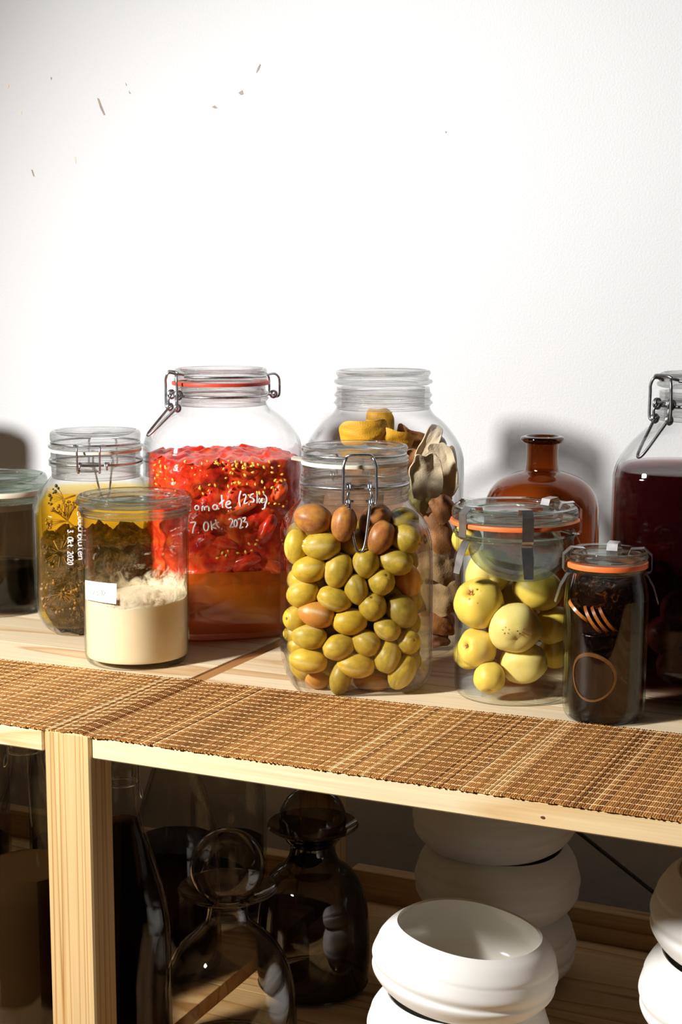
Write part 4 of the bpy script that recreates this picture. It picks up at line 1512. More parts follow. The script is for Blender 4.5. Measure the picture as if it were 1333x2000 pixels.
M['plate'] = glass('plate_glass', face=(0.95, 0.97, 0.95), edge=(0.20, 0.30, 0.24), refl=.09, thick=.10, tint=(.85, .95, .88), epow=1.3)
calyx_m = principled('calyx_brown', (0.20, 0.07, 0.015), .7)
def calyx_mesh():
    V, Fc = [], []
    for k in range(5):
        a = 2 * pi * k / 5
        b = len(V)
        d = Vector((cos(a), sin(a), 0))
        e = Vector((-sin(a), cos(a), 0))
        V += [d * .03 + e * .045 , d * .03 - e * .045, d * .17 + Vector((0, 0, .05)), d * .06 + Vector((0, 0, -.06))]
        Fc += [(b, b + 1, b + 2), (b, b + 3, b + 1), (b, b + 2, b + 3), (b + 1, b + 3, b + 2)]
    sv, sf = lathe_data([(0, .02), (.05, .015), (.07, -.03), (0, -.05)], 8)
    b = len(V)
    V += [Vector(q) for q in sv]
    Fc += [tuple(b + i for i in f) for f in sf]
    return mesh('calyx', V, Fc)
cal_me = calyx_mesh()
cal_me.materials.append(calyx_m)
QL = [(110, 660, 75, 95, 90, .0, 1, 'quince cut off by the left wall at the top of the jar'),
      (270, 838, 150, 112, 80, -1.2, 0, 'upper left quince under the tilted glass plate'),
      (215, 1010, 150, 136, 130, .75, 1, 'left quince with brown spots and a dark star-shaped calyx'),
      (540, 930, 145, 120, 250, -.5, 1, 'upper right quince beneath the tilted glass plate'),
      (412, 1145, 150, 138, 90, -1.1, 0, 'front middle quince with two brown pits'),
      (205, 1252, 110, 108, 170, .75, 1, 'lower left quince with an orange calyx patch'),
      (620, 1130, 95, 118, 60, -.5, 1, 'shaded quince against the right wall, beside the slim dark jar'),
      (460, 1340, 140, 98, 190, -.3, 0, 'low wide quince lying behind the smallest one'),
      (272, 1420, 95, 82, 265, .45, 1, 'smallest quince, lowest in the jar with a puckered end'),
      (110, 1290, 85, 95, 40, -.5, 1, 'quince in shade at the lower left wall of the jar'),
      (640, 1280, 90, 90, 20, -.5, 1, 'quince half hidden at the lower right of the quince jar'),
      (400, 1000, 130, 120, 60, -.6, 1, 'quince hidden in the middle of the quince jar')]
RQ = axQ.r(113.5, SHELF + .08) - .0018
QD = {0: .030, 6: .026, 9: .024, 10: .026, 11: .050, 7: .012, 3: .026, 1: .030}
for k_, (u, v_, rx, ry, ang, tow, sk, lab) in enumerate(QL):
    x, y = 860 + u / 2.818, 820 + v_ / 2.818
    sc = scale((axQ.X, axQ.Y, SHELF + .08)) * 1.03
    hx, hy = rx / 2.818 / sc, ry / 2.818 / sc
    lat = (x - 1001) / sc
    lat = max(-(RQ - hx * .9), min(RQ - hx * .9, lat))
    x = 1001 + lat * sc
    dd = min(hx, hy)
    room = sqrt(max(RQ ** 2 - min(abs(lat), RQ * .97) ** 2, 1e-6))
    b_ = room - dd * (1.0 if abs(lat) < .03 else .85) - QD.get(k_, 0)
    if k_ == 4: b_ = RQ - hy * 1.0
    b_ = max(b_, -.02)
    mean = (hx + hy) / 2
    o = put('quince', qm[k_ % 3], qsk[sk], axQ.pt(x, y, b_), orient(ang, tow, .4 * k_), (hy if abs(sin(radians(ang))) > .7 else hx) if tow < .3 else mean, mean if tow > .3 else (hx if abs(sin(radians(ang))) > .7 else hy), mean)
    tag(o, lab, 'quince', 'quinces in the straight jar')
    if k_ in (2, 5, 8, 3):
        c = bpy.data.objects.new('calyx', cal_me)
        COL.objects.link(c)
        c.parent = o
        c.location = (.76, 0, 0)
        c.rotation_euler = (0, pi / 2, 0)
    if k_ == 4:
        # two small pits
        for dx in (-.43, .10):
            pit = bpy.data.objects.new('pit', cal_me)
            COL.objects.link(pit)
            pit.parent = o
            pit.scale = (1.0, 1.0, 1.0)
            R_ = o.matrix_world.to_3x3().normalized()
            want = (V_R * dx - V_U * .06 + V_T * .95).normalized()
            lo_ = R_.inverted() @ want
            pit.location = lo_ * .985
            pit.rotation_euler = lo_.to_track_quat('Z', 'Y').to_euler()
    if k_ == 2:
        for dx, dy, s_ in ((-.36, .42, .06), (-.16, .62, .05), (-.12, .05, .055), (.02, .5, .05), (-.42, .2, .06), (-.05, -.15, .05)):
            sp = link('spot', mesh('spot', *lathe_data([(0, .012), (s_ * .7, .008), (s_, -.02), (0, -.05)], 9)), calyx_m2, o)
            R_ = o.matrix_world.to_3x3().normalized()
            lo_ = R_.inverted() @ (V_R * dx + V_U * dy + V_T * .8).normalized()
            sp.location = lo_ * .985
            sp.rotation_euler = lo_.to_track_quat('Z', 'Y').to_euler()
# the glass plate sunk tilted in the jar
pc = axQ.pt(1010, 1072, .009)
gp = link('glass_plate', mesh('glass_plate', *lathe_data([(0, -.002), (.030, -.002), (.031, -.004), (.0415, -.004), (.0428, 0), (.0415, .003), (.034, .003), (.031, -.0002), (0, 0)], 64)), M['plate'], None, True, 50)
gp.matrix_world = Matrix.Translation(pc) @ (Matrix.Rotation(axQ.face, 3, 'Z') @ Matrix.Rotation(radians(27), 3, 'X') @ Matrix.Rotation(radians(6), 3, 'Y')).to_4x4()
tag(gp, 'round glass plate lying tilted on the quinces under the syrup', 'glass plate')
lettering('moulded_lettering', tQ, axQ, bpQ, 0, htext('WECK', 1065, 1370, 10, -.12), .00035, M['weck'], .0003)

# ================================================================== slim dark jar with citrus slices
axF = axis_at(1179, 1400)
tF, bpF, ldF = weck_jar('slim_jar', axF, 'small slim jar of black syrup and citrus slices with an orange ring',
    [(1402, 64), (1397, 72), (1386, 78), (1365, 80), (1280, 81), (1180, 82), (1155, 81), (1138, 78), (1124, 74), (1110, 71.5)], 1112, 76, (1073, 1094, 80))
zF = lambda y: axF.z(y) - SHELF
gasket(tF, axF, 1095, 1105, 80.5, M['rubber_o'])
ff = axF.face
for dg in (-168, 78, -4):
    steel_clip(tF, ff + radians(dg), ldF[1], ldF[3], zF(1112), .0092, .027)
dk = pulp_mat('black_syrup', [(0.3, (0.001, 0.0005, 0.0003)), (0.6, (0.002, 0.0009, 0.0005)), (0.8, (0.005, 0.002, 0.0008))], 60, .12, .3, 0)
RF = axF.r(81, SHELF + .08) - .0018
mass('black_syrup', axF, tF, bpF, .0016, 1228, 1398, 0, dk, .0010, .006, 'black syrup filling the lower part of the slim jar', 'syrup', 5, 90, .0038)
dk2 = pulp_mat('candied_fruit', [(0.35, (0.003, 0.0014, 0.0008)), (0.56, (0.012, 0.005, 0.0015)), (0.66, (0.07, 0.027, 0.004)), (0.78, (0.40, 0.18, 0.02))], 130, .1, 1.0, 0)
mass('candied_fruit', axF, tF, bpF, .0016, 1128, 1240, 0, dk2, .005, .10, 'glistening candied fruit mash at the top of the slim dark jar', 'candied fruit', 6, 90, .0055)
rind = principled('candied_rind', (0.40, 0.15, 0.03), .3, vary=(150, .3))
flesh = principled('candied_flesh', (0.012, 0.004, 0.002), .2)
def slice_(x, y, b_, r, ang, tow, lab, part=1.0, roll=0.0):
    c = axF.pt(x, y, b_)
    t = empty('citrus_slice', c)
    tag(t, lab, 'citrus slice', 'citrus slices in the slim jar')
    R3 = orient(ang, tow, roll)
    n_ = 40
    k0, k1 = 0, int(n_ * part)
    V, Fc = [], []
    for i in range(k1 + 1):
        a = 2 * pi * i / n_
        for rr, x_ in ((r * .86, -.0014), (r, -.0014), (r * 1.0, .0014), (r * .86, .0014)):
            V.append(R3 @ Vector((x_, rr * cos(a), rr * sin(a))))
    for i in range(k1):
        for q in range(4):
            A, B = i * 4 + q, i * 4 + (q + 1) % 4
            Fc.append((A, B, B + 4, A + 4))
    link('rind', mesh('rind', V, Fc), rind, t)
    V = [R3 @ Vector((-.0008, 0, 0))] + [R3 @ Vector((-.0008, r * .87 * cos(2 * pi * i / n_), r * .87 * sin(2 * pi * i / n_))) for i in range(k1 + 1)]
    V += [q + (R3 @ Vector((.0016, 0, 0))) for q in V]
    m_ = k1 + 2
    Fc = [(0, i, i + 1) for i in range(1, k1 + 1)] + [(m_, m_ + i + 1, m_ + i) for i in range(1, k1 + 1)]
    link('flesh', mesh('flesh', V, Fc), flesh, t)
    return t
def wrapped_slice(x, y, r, lab):
    """slice pressed against the glass: bent round the jar wall"""
    c = axF.pt(x, y, RF - .004)
    t = empty('citrus_slice', c)
    tag(t, lab, 'citrus slice', 'citrus slices in the slim jar')
    o_ = Vector((axF.X, axF.Y, c.z))
    a0 = atan2(c.y - axF.Y, c.x - axF.X)
    def wp(px, pz, dep):
        R_ = RF - .0006 - dep
        a = a0 + px / RF
        return Vector((axF.X + R_ * cos(a), axF.Y + R_ * sin(a), c.z + pz)) - c
    n_ = 48
    V, Fc = [], []
    for i in range(n_):
        a = 2 * pi * i / n_
        k = 1 + .03 * sin(3 * a + 1)
        ki = .92 - .08 * max(0, sin(a + .3))
        for rr, dp in ((ki, .0), (1, .0), (1, .0026), (ki, .0026)):
            V.append(wp(r * k * rr * cos(a), r * k * rr * sin(a), dp))
    for i in range(n_):
        j = (i + 1) % n_
        for q in range(4):
            Fc.append((i * 4 + q, i * 4 + (q + 1) % 4, j * 4 + (q + 1) % 4, j * 4 + q))
    link('rind', mesh('rind', V, Fc), rind2, t)
    V, Fc = [], []
    for lay in (.0006, .0022):
        V.append(wp(0, 0, lay))
        for k in (.5, .88):
            for i in range(n_):
                a = 2 * pi * i / n_
                V.append(wp(r * k * cos(a), r * k * sin(a), lay))
    m_ = 1 + 2 * n_
    for i in range(n_):
        j = (i + 1) % n_
        for b in (0, m_):
            Fc.append((b, b + 1 + i, b + 1 + j))
            Fc.append((b + 1 + i, b + 1 + n_ + i, b + 1 + n_ + j, b + 1 + j))
    link('flesh', mesh('flesh', V, Fc), flesh, t)
rind2 = principled('dark_candied_rind', (0.13, 0.055, 0.015), .3, vary=(150, .4))
wrapped_slice(1158, 1322, .0205, 'large round citrus slice facing out in the lower half of the slim jar')
liquid_in('thin_syrup', tF, bpF, .0016, zF(1132), liquid('thin_syrup', (0.50, 0.26, 0.09), 150), 0, 'thin brown syrup between the fruit and the glass of the slim jar', 'syrup')
slice_(1168, 1205, RF - .019, .017, 35, .5, 'upper left citrus slice standing on edge in the slim jar')
slice_(1181, 1203, RF - .018, .017, 35, .5, 'second citrus slice standing on edge in the slim jar')
slice_(1195, 1200, RF - .019, .0175, 35, .5, 'rightmost citrus slice standing on edge in the slim jar')
slice_(1172, 1338, RF - .021, .019, 95, .25, 'citrus slice lying flat low in the slim jar')
slice_(1140, 1195, .012, .015, 50, .3, 'citrus slice at the left wall of the slim jar')

# ================================================================== jar of dried citrus peel
axK = axis_at(747, 1256)
rotK = axK.face + radians(2)
tK, bpK = clip_jar('clear_jar', axK, 'tall clear jar of dried citrus peel with a glass lid, behind the plums',
    [(1258, 124, 3.6), (1247, 140, 3.6), (1230, 151, 3.6), (1200, 155, 3.6), (1000, 155, 3.6), (905, 155, 3.6), (885, 154, 3.4), (865, 148, 3.2), (845, 136, 2.8), (825, 119, 2.5), (808, 99, 2.1), (796, 92, 2)],
    [(798, 91), (792, 92), (786, 97), (782, 94), (777, 92), (771, 96), (765, 92), (756, 91)],
    [(750, 91), (747, 96), (742, 96), (739, 90), (734, 90), (730, 92.5), (726, 93), (723, 91)],
    3.6, rotK, None)
zK = lambda y: axK.z(y) - SHELF
def peel_obj(x, y, b_, wpx, hpx, curl, R3, outer, inner, lab, seed, cr=1.0):
    """curled piece of peel: bent sheet with ragged outline, rind outside, pith inside"""
    sc = scale((axK.X, axK.Y, SHELF + .15))
    w, h = wpx / sc, hpx / sc
    nx, ny = 18, 14
    rr = random.Random(seed)
    off = Vector((seed * 2.3, seed * 1.1, 0))
    grid = []
    for j in range(ny + 1):
        for i in range(nx + 1):
            a, c = i / nx * 2 - 1, j / ny * 2 - 1
            # round the outline off and make it ragged
            k = 1 / max(1e-3, (abs(a) ** 3.2 + abs(c) ** 3.2) ** (1 / 3.2)) * max(abs(a), abs(c)) if (a or c) else 1
            an = atan2(c, a)
            k *= 1 + .22 * cr * mnoise.noise(Vector((cos(an) * 1.7, sin(an) * 1.7, 0)) + off)
            X, Y = a * k * w / 2, c * k * h / 2
            th = X / (w / 2) * curl
            Rr = (w / 2) / max(curl, .05)
            p = Vector((Rr * sin(th), Rr * (cos(th) - 1) , Y))
            p.y -= (Y / h) ** 2 * h * .5
            p += Vector((0, .14 * cr * w * mnoise.noise(Vector((a * 1.3, c * 1.3, 3)) + off) + .025 * cr * w * mnoise.noise(Vector((a * 4, c * 4, 5)) + off), .05 * h * mnoise.noise(Vector((a * 1.5, c * 1.5, 9)) + off)))
            grid.append(p)
    n = nx + 1
    nor = []
    for j in range(ny + 1):
        for i in range(n):
            a = grid[j * n + min(i + 1, nx)] - grid[j * n + max(i - 1, 0)]
            c = grid[min(j + 1, ny) * n + i] - grid[max(j - 1, 0) * n + i]
            q = c.cross(a)
            nor.append(q.normalized() if q.length > 0 else Vector((0, 1, 0)))
    th_ = .0013
    V = [R3 @ g for g in grid] + [R3 @ (g - q * th_) for g, q in zip(grid, nor)]
    Fc, mi = [], []
    o_ = n * (ny + 1)
    for j in range(ny):
        for i in range(nx):
            A = j * n + i
            Fc.append((A, A + n, A + n + 1, A + 1)); mi.append(0)
            Fc.append((o_ + A, o_ + A + 1, o_ + A + n + 1, o_ + A + n)); mi.append(1)
    edge = [i for i in range(nx)] 
    rim = [(i, i + 1) for i in range(nx)] + [(j * n + nx, (j + 1) * n + nx) for j in range(ny)] + [(ny * n + i + 1, ny * n + i) for i in range(nx)][::-1] + [((j + 1) * n, j * n) for j in range(ny)][::-1]
    for a, b in rim:
        Fc.append((a, b, o_ + b, o_ + a)); mi.append(1)
    me = mesh('dried_peel', V, Fc)
    o = link('dried_peel', me, [outer, inner], None, True, 60)
    me.polygons.foreach_set('material_index', mi)
    o.location = axK.pt(x, y, b_)
    tag(o, lab, 'peel', 'dried peels in the clear jar')
    return o
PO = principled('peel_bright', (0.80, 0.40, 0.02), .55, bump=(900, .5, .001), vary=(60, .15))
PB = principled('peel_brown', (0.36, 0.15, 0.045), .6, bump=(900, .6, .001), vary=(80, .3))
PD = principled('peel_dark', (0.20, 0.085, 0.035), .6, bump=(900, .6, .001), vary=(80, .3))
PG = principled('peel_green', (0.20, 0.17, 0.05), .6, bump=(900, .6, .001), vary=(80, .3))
PI = principled('pith_cream', (0.62, 0.50, 0.33), .8, bump=(600, .5, .001), vary=(70, .18))
PT = principled('pith_tan', (0.45, 0.32, 0.18), .8, bump=(600, .5, .001), vary=(70, .25))
def E3(rx, ry, rz):
    """orientation: sheet outer face turned to the viewer, then rolled and tipped"""
    b = Matrix((V_R, -V_T, V_U)).transposed()          # local y points away from the viewer
    return Matrix.Rotation(radians(rz), 3, V_T) @ Matrix.Rotation(radians(ry), 3, V_U) @ Matrix.Rotation(radians(rx), 3, V_R) @ b
F_, B_ = 0, 180
for a in ((712, 850, .030, 112, 52, 1.0, E3(-20, 180, 4), PO, PI, 'bright orange peel glowing at the left of the peel jar', 1),
          (742, 832, .012, 62, 66, .8, E3(-10, 175, 0), PO, PI, 'upright yellow orange peel, topmost in the jar'),
          (770, 862, .020, 90, 42, .8, E3(-25, 190, -12), PO, PI, 'orange peel in front of the upright one'),
          (808, 862, .000, 86, 44, 1.0, E3(-30, 190, -18), PB, PT, 'brown peel sloping down behind the clip jar lid'),
          (838, 868, .020, 34, 80, .7, E3(0, 0, -28), PD, PI, 'pale pith strip reaching up at the right of the peel jar'),
          (852, 862, .000, 52, 30, .8, E3(20, 200, 22), PD, PT, 'dark pointed peel tip, uppermost at the right'),
          (832, 930, .046, 64, 90, .5, E3(8, 6, 4), PB, PI, 'grey cream pith flap beside the clip jar neck'),
          (868, 915, .030, 56, 100, .6, E3(0, -14, 12), PB, PI, 'cream pith oval lying against the right wall'),
          (880, 925, .010, 40, 110, .9, E3(0, 200, -4), PB, PT, 'brown rind edge at the right wall of the peel jar'),
          (866, 985, .034, 60, 60, 1.2, E3(10, 190, 30), PB, PT, 'curled brown peel under the cream pith oval'),
          (815, 970, .036, 60, 60, .8, E3(0, 184, -10), PG, PT, 'greenish peel beside the clip jar shoulder'),
          (855, 1040, .034, 70, 84, 1.3, E3(0, 170, 20), PB, PT, 'curled brown peel in the middle of the peel jar'),
          (850, 1105, .036, 84, 60, .6, E3(12, 184, -12), PT, PT, 'tan peel below the curled ones'),
          (862, 1160, .034, 76, 86, .6, E3(4, 176, 10), PT, PB, 'broad tan peel low in the peel jar'),
          (858, 1215, .036, 80, 46, .8, E3(16, 190, -10), PB, PT, 'brown peel near the bottom of the peel jar'),
          (850, 1248, .036, 70, 30, .9, E3(20, 184, 4), PD, PB, 'dark peel on the bottom of the peel jar'),
          (720, 905, .010, 110, 60, .8, E3(-10, 180, 8), PB, PT, 'brown peel behind the clip jar lid, left half'),
          (780, 910, .020, 90, 70, .8, E3(-10, 184, -8), PB, PT, 'brown peel behind the clip jar lid, right half'),
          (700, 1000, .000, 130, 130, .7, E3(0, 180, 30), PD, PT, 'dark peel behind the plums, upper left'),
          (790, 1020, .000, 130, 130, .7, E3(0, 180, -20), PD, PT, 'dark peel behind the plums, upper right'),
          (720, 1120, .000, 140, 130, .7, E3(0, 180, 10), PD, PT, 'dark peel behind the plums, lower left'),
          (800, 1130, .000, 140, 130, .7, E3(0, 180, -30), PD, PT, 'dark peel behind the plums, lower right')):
    sd = a[10] if len(a) > 10 else int(a[0] + a[1])
    lab = a[9]
    peel_obj(a[0], a[1], a[2], a[3], a[4], a[5], a[6], a[7], a[8], lab, sd, .35 if a[7] is PO else 1.0)

# ================================================================== amber bottle
pA = at_y(1057, 1050, .425)
axA = Axis(pA.x, pA.y)
tA = empty('amber_bottle', (axA.X, axA.Y, SHELF))
tag(tA, 'round-shouldered brown glass bottle with a flared lip, against the wall', 'bottle')
bA = [(max(0.001, 100 / scale((axA.X, axA.Y, SHELF))), SHELF + .0002, 2)] + axA.prof([(1262 - 8, 110), (1235, 112), (1100, 112), (1010, 111.5), (985, 110), (965, 104), (948, 93), (934, 76), (924, 52), (919, 35), (912, 32), (900, 31), (880, 31), (866, 32), (862, 34)])
bA = shift(smooth_prof(bA, 4), SHELF)
bA = [(p[0], max(p[1], 0), 2) for p in bA]
amber = glass('amber_glass', face=(0.80, 0.52, 0.30), edge=(0.40, 0.17, 0.07), refl=.04, epow=1.8)
vessel('body', bA, .003, .006, amber, tA)
zl = bA[-1][1]
R1 = axA.r(43, zl + SHELF)
r1 = bA[-1][0]
lip = glass('amber_lip_glass', face=(0.55, 0.28, 0.12), edge=(0.08, 0.04, 0.02), refl=.07, epow=1.2)
lathe('lip', smooth_prof([(r1 - .003, zl - .002), (r1 + .001, zl - .0015), (R1 - .0015, zl), (R1, zl + .0022), (R1 - .001, zl + .0045), (R1 - .005, zl + .0052), (r1 - .001, zl + .0048), (r1 - .003, zl + .003), (r1 - .003, zl - .002)], 2), lip, tA, 64, 0, 60)

# ================================================================== dark red wine-coloured jar at the right edge
axW = axis_at(1367, 1336)
rotW = axW.face + radians(-6)
tW, bpW = clip_jar('clip_top_jar', axW, 'tall clip-top jar of dark red liqueur at the right edge',
    [(1338, 138, 3.6), (1326, 155, 3.6), (1306, 167, 3.6), (1275, 172, 3.6), (1100, 173, 3.6), (945, 173, 3.6), (918, 172, 3.4), (895, 165, 3.2), (868, 148, 2.8), (845, 126, 2.4), (828, 106, 2.1), (818, 100, 2)],
    [(820, 98), (812, 98), (806, 103), (800, 98), (794, 102), (788, 97), (764, 96)],
    [(756, 95), (753, 101), (747, 101), (744, 94), (739, 94), (736, 97), (731, 97), (728, 94)],
    3.6, rotW, None)
zW = lambda y: axW.z(y) - SHELF
bail(tW, axW.face + pi + radians(38), axW.r(96, SHELF + .26), zW(741), axW.r(99, SHELF + .24), zW(790), .0014, 'side', .62, M['dsteel'], zW(741), True, .030)
liquid_in('red_liqueur', tW, bpW, .0016, zW(912), liquid('red_liqueur', (0.30, 0.006, 0.006), 44, .10, (0.14, .004, .008)), rotW, 'dark red liqueur in the clip jar at the right edge', 'liqueur')
chm = principled('dark_fruit', (0.07, 0.015, 0.010), .4)
che = fruit_mesh('soaked_fruit', 'x', 31)
for k_, (x, y, lab) in enumerate(((1300, 1240, 'dark soaked fruit seen low in the red liqueur, left one'), (1322, 1300, 'dark soaked fruit on the bottom of the liqueur jar'), (1330, 1190, 'dark soaked fruit floating above the others in the liqueur'))):
    o = put('soaked_fruit', che, chm, axW.pt(x, y, .045), orient(20 * k_), .018, .017, .017)
    tag(o, lab, 'fruit', 'soaked fruits in the liqueur')
# spirit-level-like round mark moulded in the wall
EM = [ell(1305, 1040, 26, 14, 14), [(1280, 1052), (1292, 1060), (1308, 1062), (1325, 1058)], [(1284, 1064), (1300, 1070), (1320, 1068)], [(1304, 1026), (1304, 1042)]]
lettering('moulded_mark', tW, axW, bpW, rotW, EM, .0008, M['glass'])

# ================================================================== dark jar at the left edge
axD = axis_at(0, 1190)
tD, bpD, ldD = weck_jar('straight_sided_jar', axD, 'wide glass jar half full of black liquid, cut off at the left edge',
    [(1194, 72), (1189, 80), (1180, 84), (1160, 85), (1080, 85), (1000, 85), (985, 86), (972, 87), (963, 88)], 975, 96, (926, 952, 100))
gasket(tD, axD, 953, 962, 99, M['rubber_w'])
zD = lambda y: axD.z(y) - SHELF
liquid_in('dark_liquid', tD, bpD, .0016, zD(1098), liquid('dark_liquid', (0.25, 0.06, 0.015), 160), 0, 'nearly black liquid in the jar at the left edge', 'liquid')
fm = glass('brown_film', face=(0.62, 0.54, 0.44), edge=(0.35, 0.28, 0.2), refl=.02, rough=.2)
Rf = axD.r(85, SHELF + .1) - .0019
fo = lathe('brown_film', [(Rf, zD(1100)), (Rf, zD(1060)), (Rf, zD(1020)), (Rf, zD(990))], fm, None, 72, 0, 60)
fo.location = tD.location
tag(fo, 'thin brown film coating the inside of the jar at the left edge', 'film', None, 'stuff')

# ================================================================== off-frame neighbour whose shadow falls on the wall at the left
axN = Axis(-1.245, .40)
rN = .058
tN = empty('storage_jar', (axN.X, axN.Y, SHELF))
tag(tN, 'tall brown glass storage jar further along the shelf, left of the black jar', 'jar')
bN = smooth_prof([(rN * .85, 0), (rN, .012), (rN, .05), (rN, .15), (rN * .98, .175), (rN * .8, .20), (rN * .62, .215), (rN * .58, .225)], 4)
vessel('body', bN, .004, .008, glass('brown_jar_glass', face=(0.16, 0.07, 0.03), edge=(0.05, 0.02, 0.01), refl=.045), tN)
lathe('lid', smooth_prof([(0, .222), (rN * .7, .222), (rN * .74, .226), (rN * .74, .244), (rN * .66, .250), (0, .252)], 2), principled('dark_lid', (.05, .035, .025), .5), tN, 64)

# ================================================================== lower tier: white bowls
def bowl_mesh(seed, R, h, rim, foot):
    """thrown bowl: soft waist lines, inward rim, open top; glazed inside"""
    r_ = random.Random(seed)
    w = [r_.uniform(-.0006, .0006) for _ in range(3)]
    outer = [(foot * .6, .0005), (foot * .92, 0), (foot, .001), (R * .84, h * .13), (R * .95, h * .27), (R * .985, h * .36), (R * .975 + w[0], h * .42), (R, h * .52), (R * .975, h * .64), (R * .955 + w[1], h * .69), (R * .945, h * .76), (R * .87, h * .90), (rim, h * .985), (rim - .0012, h)]
    outer = smooth_prof(outer, 4)
    th = .0035
    inner = [(rim - .003, h * .985), (R * .87 - th, h * .88), (R * .95 - th, h * .72), (R - th * 1.1, h * .5), (R * .93 - th, h * .25), (R * .7, h * .12), (R * .35, h * .08), (0, h * .075)]
    inner = smooth_prof(inner, 4)
    return outer, inner

def bowl(x, y, z, R, seed, label, tilt=0.0, ta=0.0, group=None, h=.062):
    t = empty('ceramic_bowl', (x, y, z))
    tag(t, label, 'bowl', group)
    rr = random.Random(seed)
    o, i = bowl_mesh(seed, R, h, R * .79, R * .66)
    def wob(prof, nm, m):
        v, f = lathe_data(prof, 96)
        ph = seed * 1.3
        v = [(a * (1 + .008 * sin(2 * atan2(b, a) + ph)), b * (1 + .008 * sin(2 * atan2(b, a) + ph)), c * (1 + .02 * sin(atan2(b, a) + ph)) + .0009 * (c / h) * sin(3 * atan2(b, a) + ph)) for a, b, c in v]
        return link(nm, mesh(nm, v, f), m, t, True, 60)
    wob([(0, .0015)] + o, 'outside', M['ceramic'])
    wob([o[-1]] + i, 'inside', M['glaze'])
    t.rotation_euler = Matrix.Rotation(tilt, 3, Vector((cos(ta), sin(ta), 0))).to_euler()
    return t
GB = 'white bowls stacked on the lower shelf'
ty = atan2(RT[1], RT[0])
fx = at_y(900, 1811, .205)
va = ty + pi / 2                                  # axis pointing away from the viewer
bowl(fx.x - .002, fx.y + .002, LOW + .001, .081, 2, 'lower white bowl of the front stack, cut off by the picture', .0, 0, GB)
bowl(fx.x, fx.y, LOW + .058, .0815, 1, 'open white bowl on top of the front stack, tilted to the right', radians(7), va, GB, .066)
bx = at_z(967, 1905, LOW)
names = ['lowest', 'second', 'third', 'top']
for k_ in range(4):
    bowl(bx.x + (.001, .0, -.001, .002)[k_], bx.y, LOW + .001 + .0655 * k_, (.079, .081, .0805, .076)[k_], 4 + k_, ('lowest white bowl of the shaded rear stack', 'second white bowl up in the shaded rear stack', 'third white bowl up in the shaded rear stack', 'topmost white bowl of the shaded rear stack, just under the board')[k_], radians((0, 1.5, -2, 1)[k_]), va, GB, .0725)
cx_ = at_y(1452, 1800, .215)
for k_ in range(3):
    bowl(cx_.x + (.0, -.001, .002)[k_], cx_.y, LOW + .001 + .0655 * k_, (.080, .0815, .080)[k_], 12 + k_, ('lowest white bowl of the stack at the right edge', 'middle white bowl of the stack at the right edge', 'topmost white bowl of the stack at the right edge')[k_], radians((0, 0, 5)[k_]), va, GB, .0725)

# ================================================================== smoked glass bottles with ball stoppers
smoke = glass('smoked_glass', face=(0.94, 0.92, 0.88), edge=(0.10, 0.09, 0.08), refl=.045, epow=2.0)
smoke_d = glass('dark_smoked_glass', face=(0.60, 0.56, 0.51), edge=(0.06, 0.055, 0.05), refl=.045, epow=1.8)
def decanter(ax, ys, hws, ball, mat, label, zb=LOW):
    t = empty('smoked_bottle', (ax.X, ax.Y, zb))
    tag(t, label, 'bottle', 'smoked bottles on the lower shelf')
    pf = [(p[0], p[1] - zb, 2) for p in ax.prof(list(zip(ys, hws)))]
    body = [(pf[0][0] * .80, 0.0, 2), (pf[0][0] * .96, .006, 2)] + pf
    body = smooth_prof([(p[0], max(p[1], 0), 2) for p in body], 4)
    vessel('body', body, .0024, .007, mat, t)
    zc = ax.z(ball[0]) - zb
    r = ax.r(ball[1], zc + zb)
    n = 28
    z1 = body[-1][1]
    nk = body[-10][0] * .55
    prof = [(nk * .9, zc - r * 1.35)] + [(max(r * sin(pi * j / n), 1e-7 if j == 0 else 0), zc - r * cos(pi * j / n)) for j in range(3, n)] + [(0, zc + r)]
    prof = [(0, zc - r * 1.35)] + prof
    lathe('stopper', prof, mat, t, 64, 0, 50)
    return t
p = at_z(612, 1925, LOW)
axB = Axis(p.x, p.y)
decanter(axB, [1915, 1880, 1840, 1800, 1760, 1725, 1700, 1685, 1670, 1655, 1642, 1630, 1622, 1614, 1610], [105, 110, 111, 110, 105, 94, 76, 56, 47, 44, 46, 56, 70, 84, 90], (1600, 66), smoke_d, 'dark smoked glass bottle with ball stopper, further back')
p = at_y(447, 1900, .125)
axS = Axis(p.x, p.y)
zbase = LOW
yb = 2080
decanter(axS, [2075, 2040, 2000, 1950, 1915, 1880, 1850, 1830, 1812, 1800, 1788, 1776, 1765, 1755, 1746, 1738, 1734], [122, 130, 133, 131, 126, 115, 98, 80, 60, 47, 42, 40, 42, 54, 74, 92, 98], (1692, 74), smoke, 'smoked glass bottle with ball stopper, nearest, showing the lit board through it')

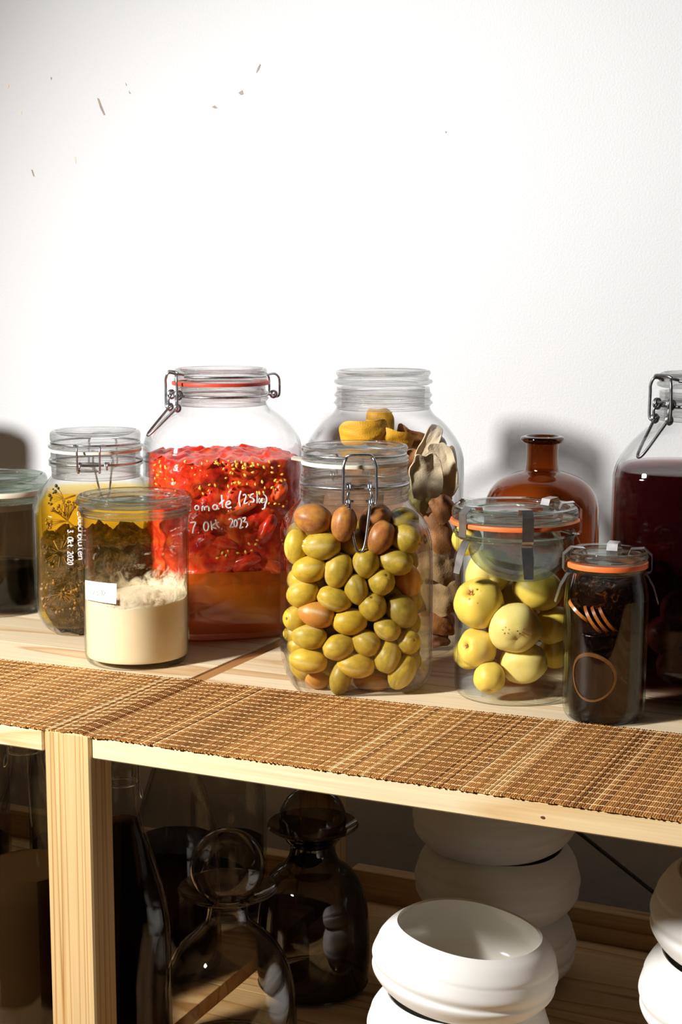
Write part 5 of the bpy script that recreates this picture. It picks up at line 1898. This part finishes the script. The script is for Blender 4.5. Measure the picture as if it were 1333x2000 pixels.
# ================================================================== tall swing-top bottles
bclear = glass('bottle_glass', face=(0.90, 0.90, 0.88), edge=(0.20, 0.19, 0.17), refl=.02)
def swing_bottle(x, Y, label, liq, hwb=96, level=1735, top=1487, fac=8):
    p0 = at_y(x, 1700, Y)
    ax = Axis(p0.x, p0.y)
    t = empty('swing_top_bottle', (ax.X, ax.Y, LOW))
    tag(t, label, 'bottle', 'swing-top bottles on the lower shelf')
    s_ = scale((ax.X, ax.Y, .7))
    R = hwb / s_
    H = .2885
    pf = [(R * .85, 0, 2), (R, .010, 2), (R, .05, 2), (R, .115, 2), (R * .96, .14, 2), (R * .80, .170, 2), (R * .58, .200, 2), (R * .40, .225, 2), (R * .31, .245, 2), (R * .285, .262, 2), (R * .30, .266, 2), (R * .30, .274, 2), (R * .27, .277, 2), (R * .27, .283, 2)]
    pf = smooth_prof(pf, 4)
    # flat facets on the body
    def facet(prof, rot):
        v, f = lathe_data(prof, 64, rot)
        out = []
        for a, b, c in v:
            e = max(0, min(1, (.235 - c) / .05)) * max(0, min(1, c / .008))
            an = atan2(b, a)
            k = cos(pi / fac) / cos(((an + 20 * pi) % (2 * pi / fac)) - pi / fac)
            k = 1 + (k - 1) * e * .35
            out.append((a * k, b * k, c))
        return out, f
    zb = 0
    inner = inset(pf, .003, .008)
    prof = [(0, .002), (pf[0][0] * .8, .0015, 2)] + pf + list(reversed(inner)) + [(0, .008)]
    v, f = facet(prof, .2)
    link('body', mesh('body', v, f), bclear, t, True, 14)
    zl = ax.z(level) - LOW
    fp = fill_prof(pf, .0034, zl, .009)
    v, f = facet([(0, fp[0][1])] + fp + [(0, zl)], .2)
    o = link('bottled_juice', mesh('bottled_juice', v, f), liq, None, True, 14)
    o.location = t.location
    tag(o, label.replace('swing-top bottle', 'brown juice inside the swing-top bottle').replace('tall ', '').replace('dark brown juice inside', 'dark juice inside'), 'juice', None, 'stuff')
    lathe('stopper', smooth_prof([(0, .278), (R * .22, .279), (R * .24, .284), (R * .20, .2878), (0, H)], 2), M['ceramic'], t, 32)
    rn = R * .32
    fa = ax.face - pi / 2
    tube('collar_wire', [ringpt(2 * pi * i / 24, rn, .259) for i in range(24)], .001, M['steel'], t, 7, 2, True)
    for sg in (-1, 1):
        a0 = ax.face if sg > 0 else ax.face + pi
        tube('side_wire', [ringpt(a0, rn + .001, .259), ringpt(a0, rn + .003, .252), ringpt(a0 - sg * .25, rn + .004, .246), ringpt(a0 - sg * .5, rn + .003, .252), ringpt(a0 - sg * .3, rn + .002, .268), ringpt(a0, rn + .0005, .282), ringpt(a0, R * .2, .2865)], .001, M['steel'], t, 7, 5)
    return t
j1 = liquid('brown_juice', (0.55, 0.26, 0.09), 40, .85, (0.085, .042, .014))
j2 = liquid('dark_juice', (0.35, 0.08, 0.03), 80, .70, (0.030, .009, .005))
swing_bottle(57, .115, 'tall swing-top bottle of cloudy brown juice left of the front post', j1, 106, 1690)
swing_bottle(243, .072, 'tall swing-top bottle of dark juice just right of the front post', j2, 90, 1600)
swing_bottle(345, .262, 'tall swing-top bottle standing behind, between the post and the smoked bottle', j2, 88, 1640)
swing_bottle(448, .41, 'tall swing-top bottle deep in the shade behind the smoked bottles', j2, 76, 1640)
swing_bottle(-60, .40, 'tall swing-top bottle in the shade behind the one at the left edge', j2, 84, 1640)
swing_bottle(140, .42, 'tall swing-top bottle hidden in the shade behind the front post', j2, 80, 1640)
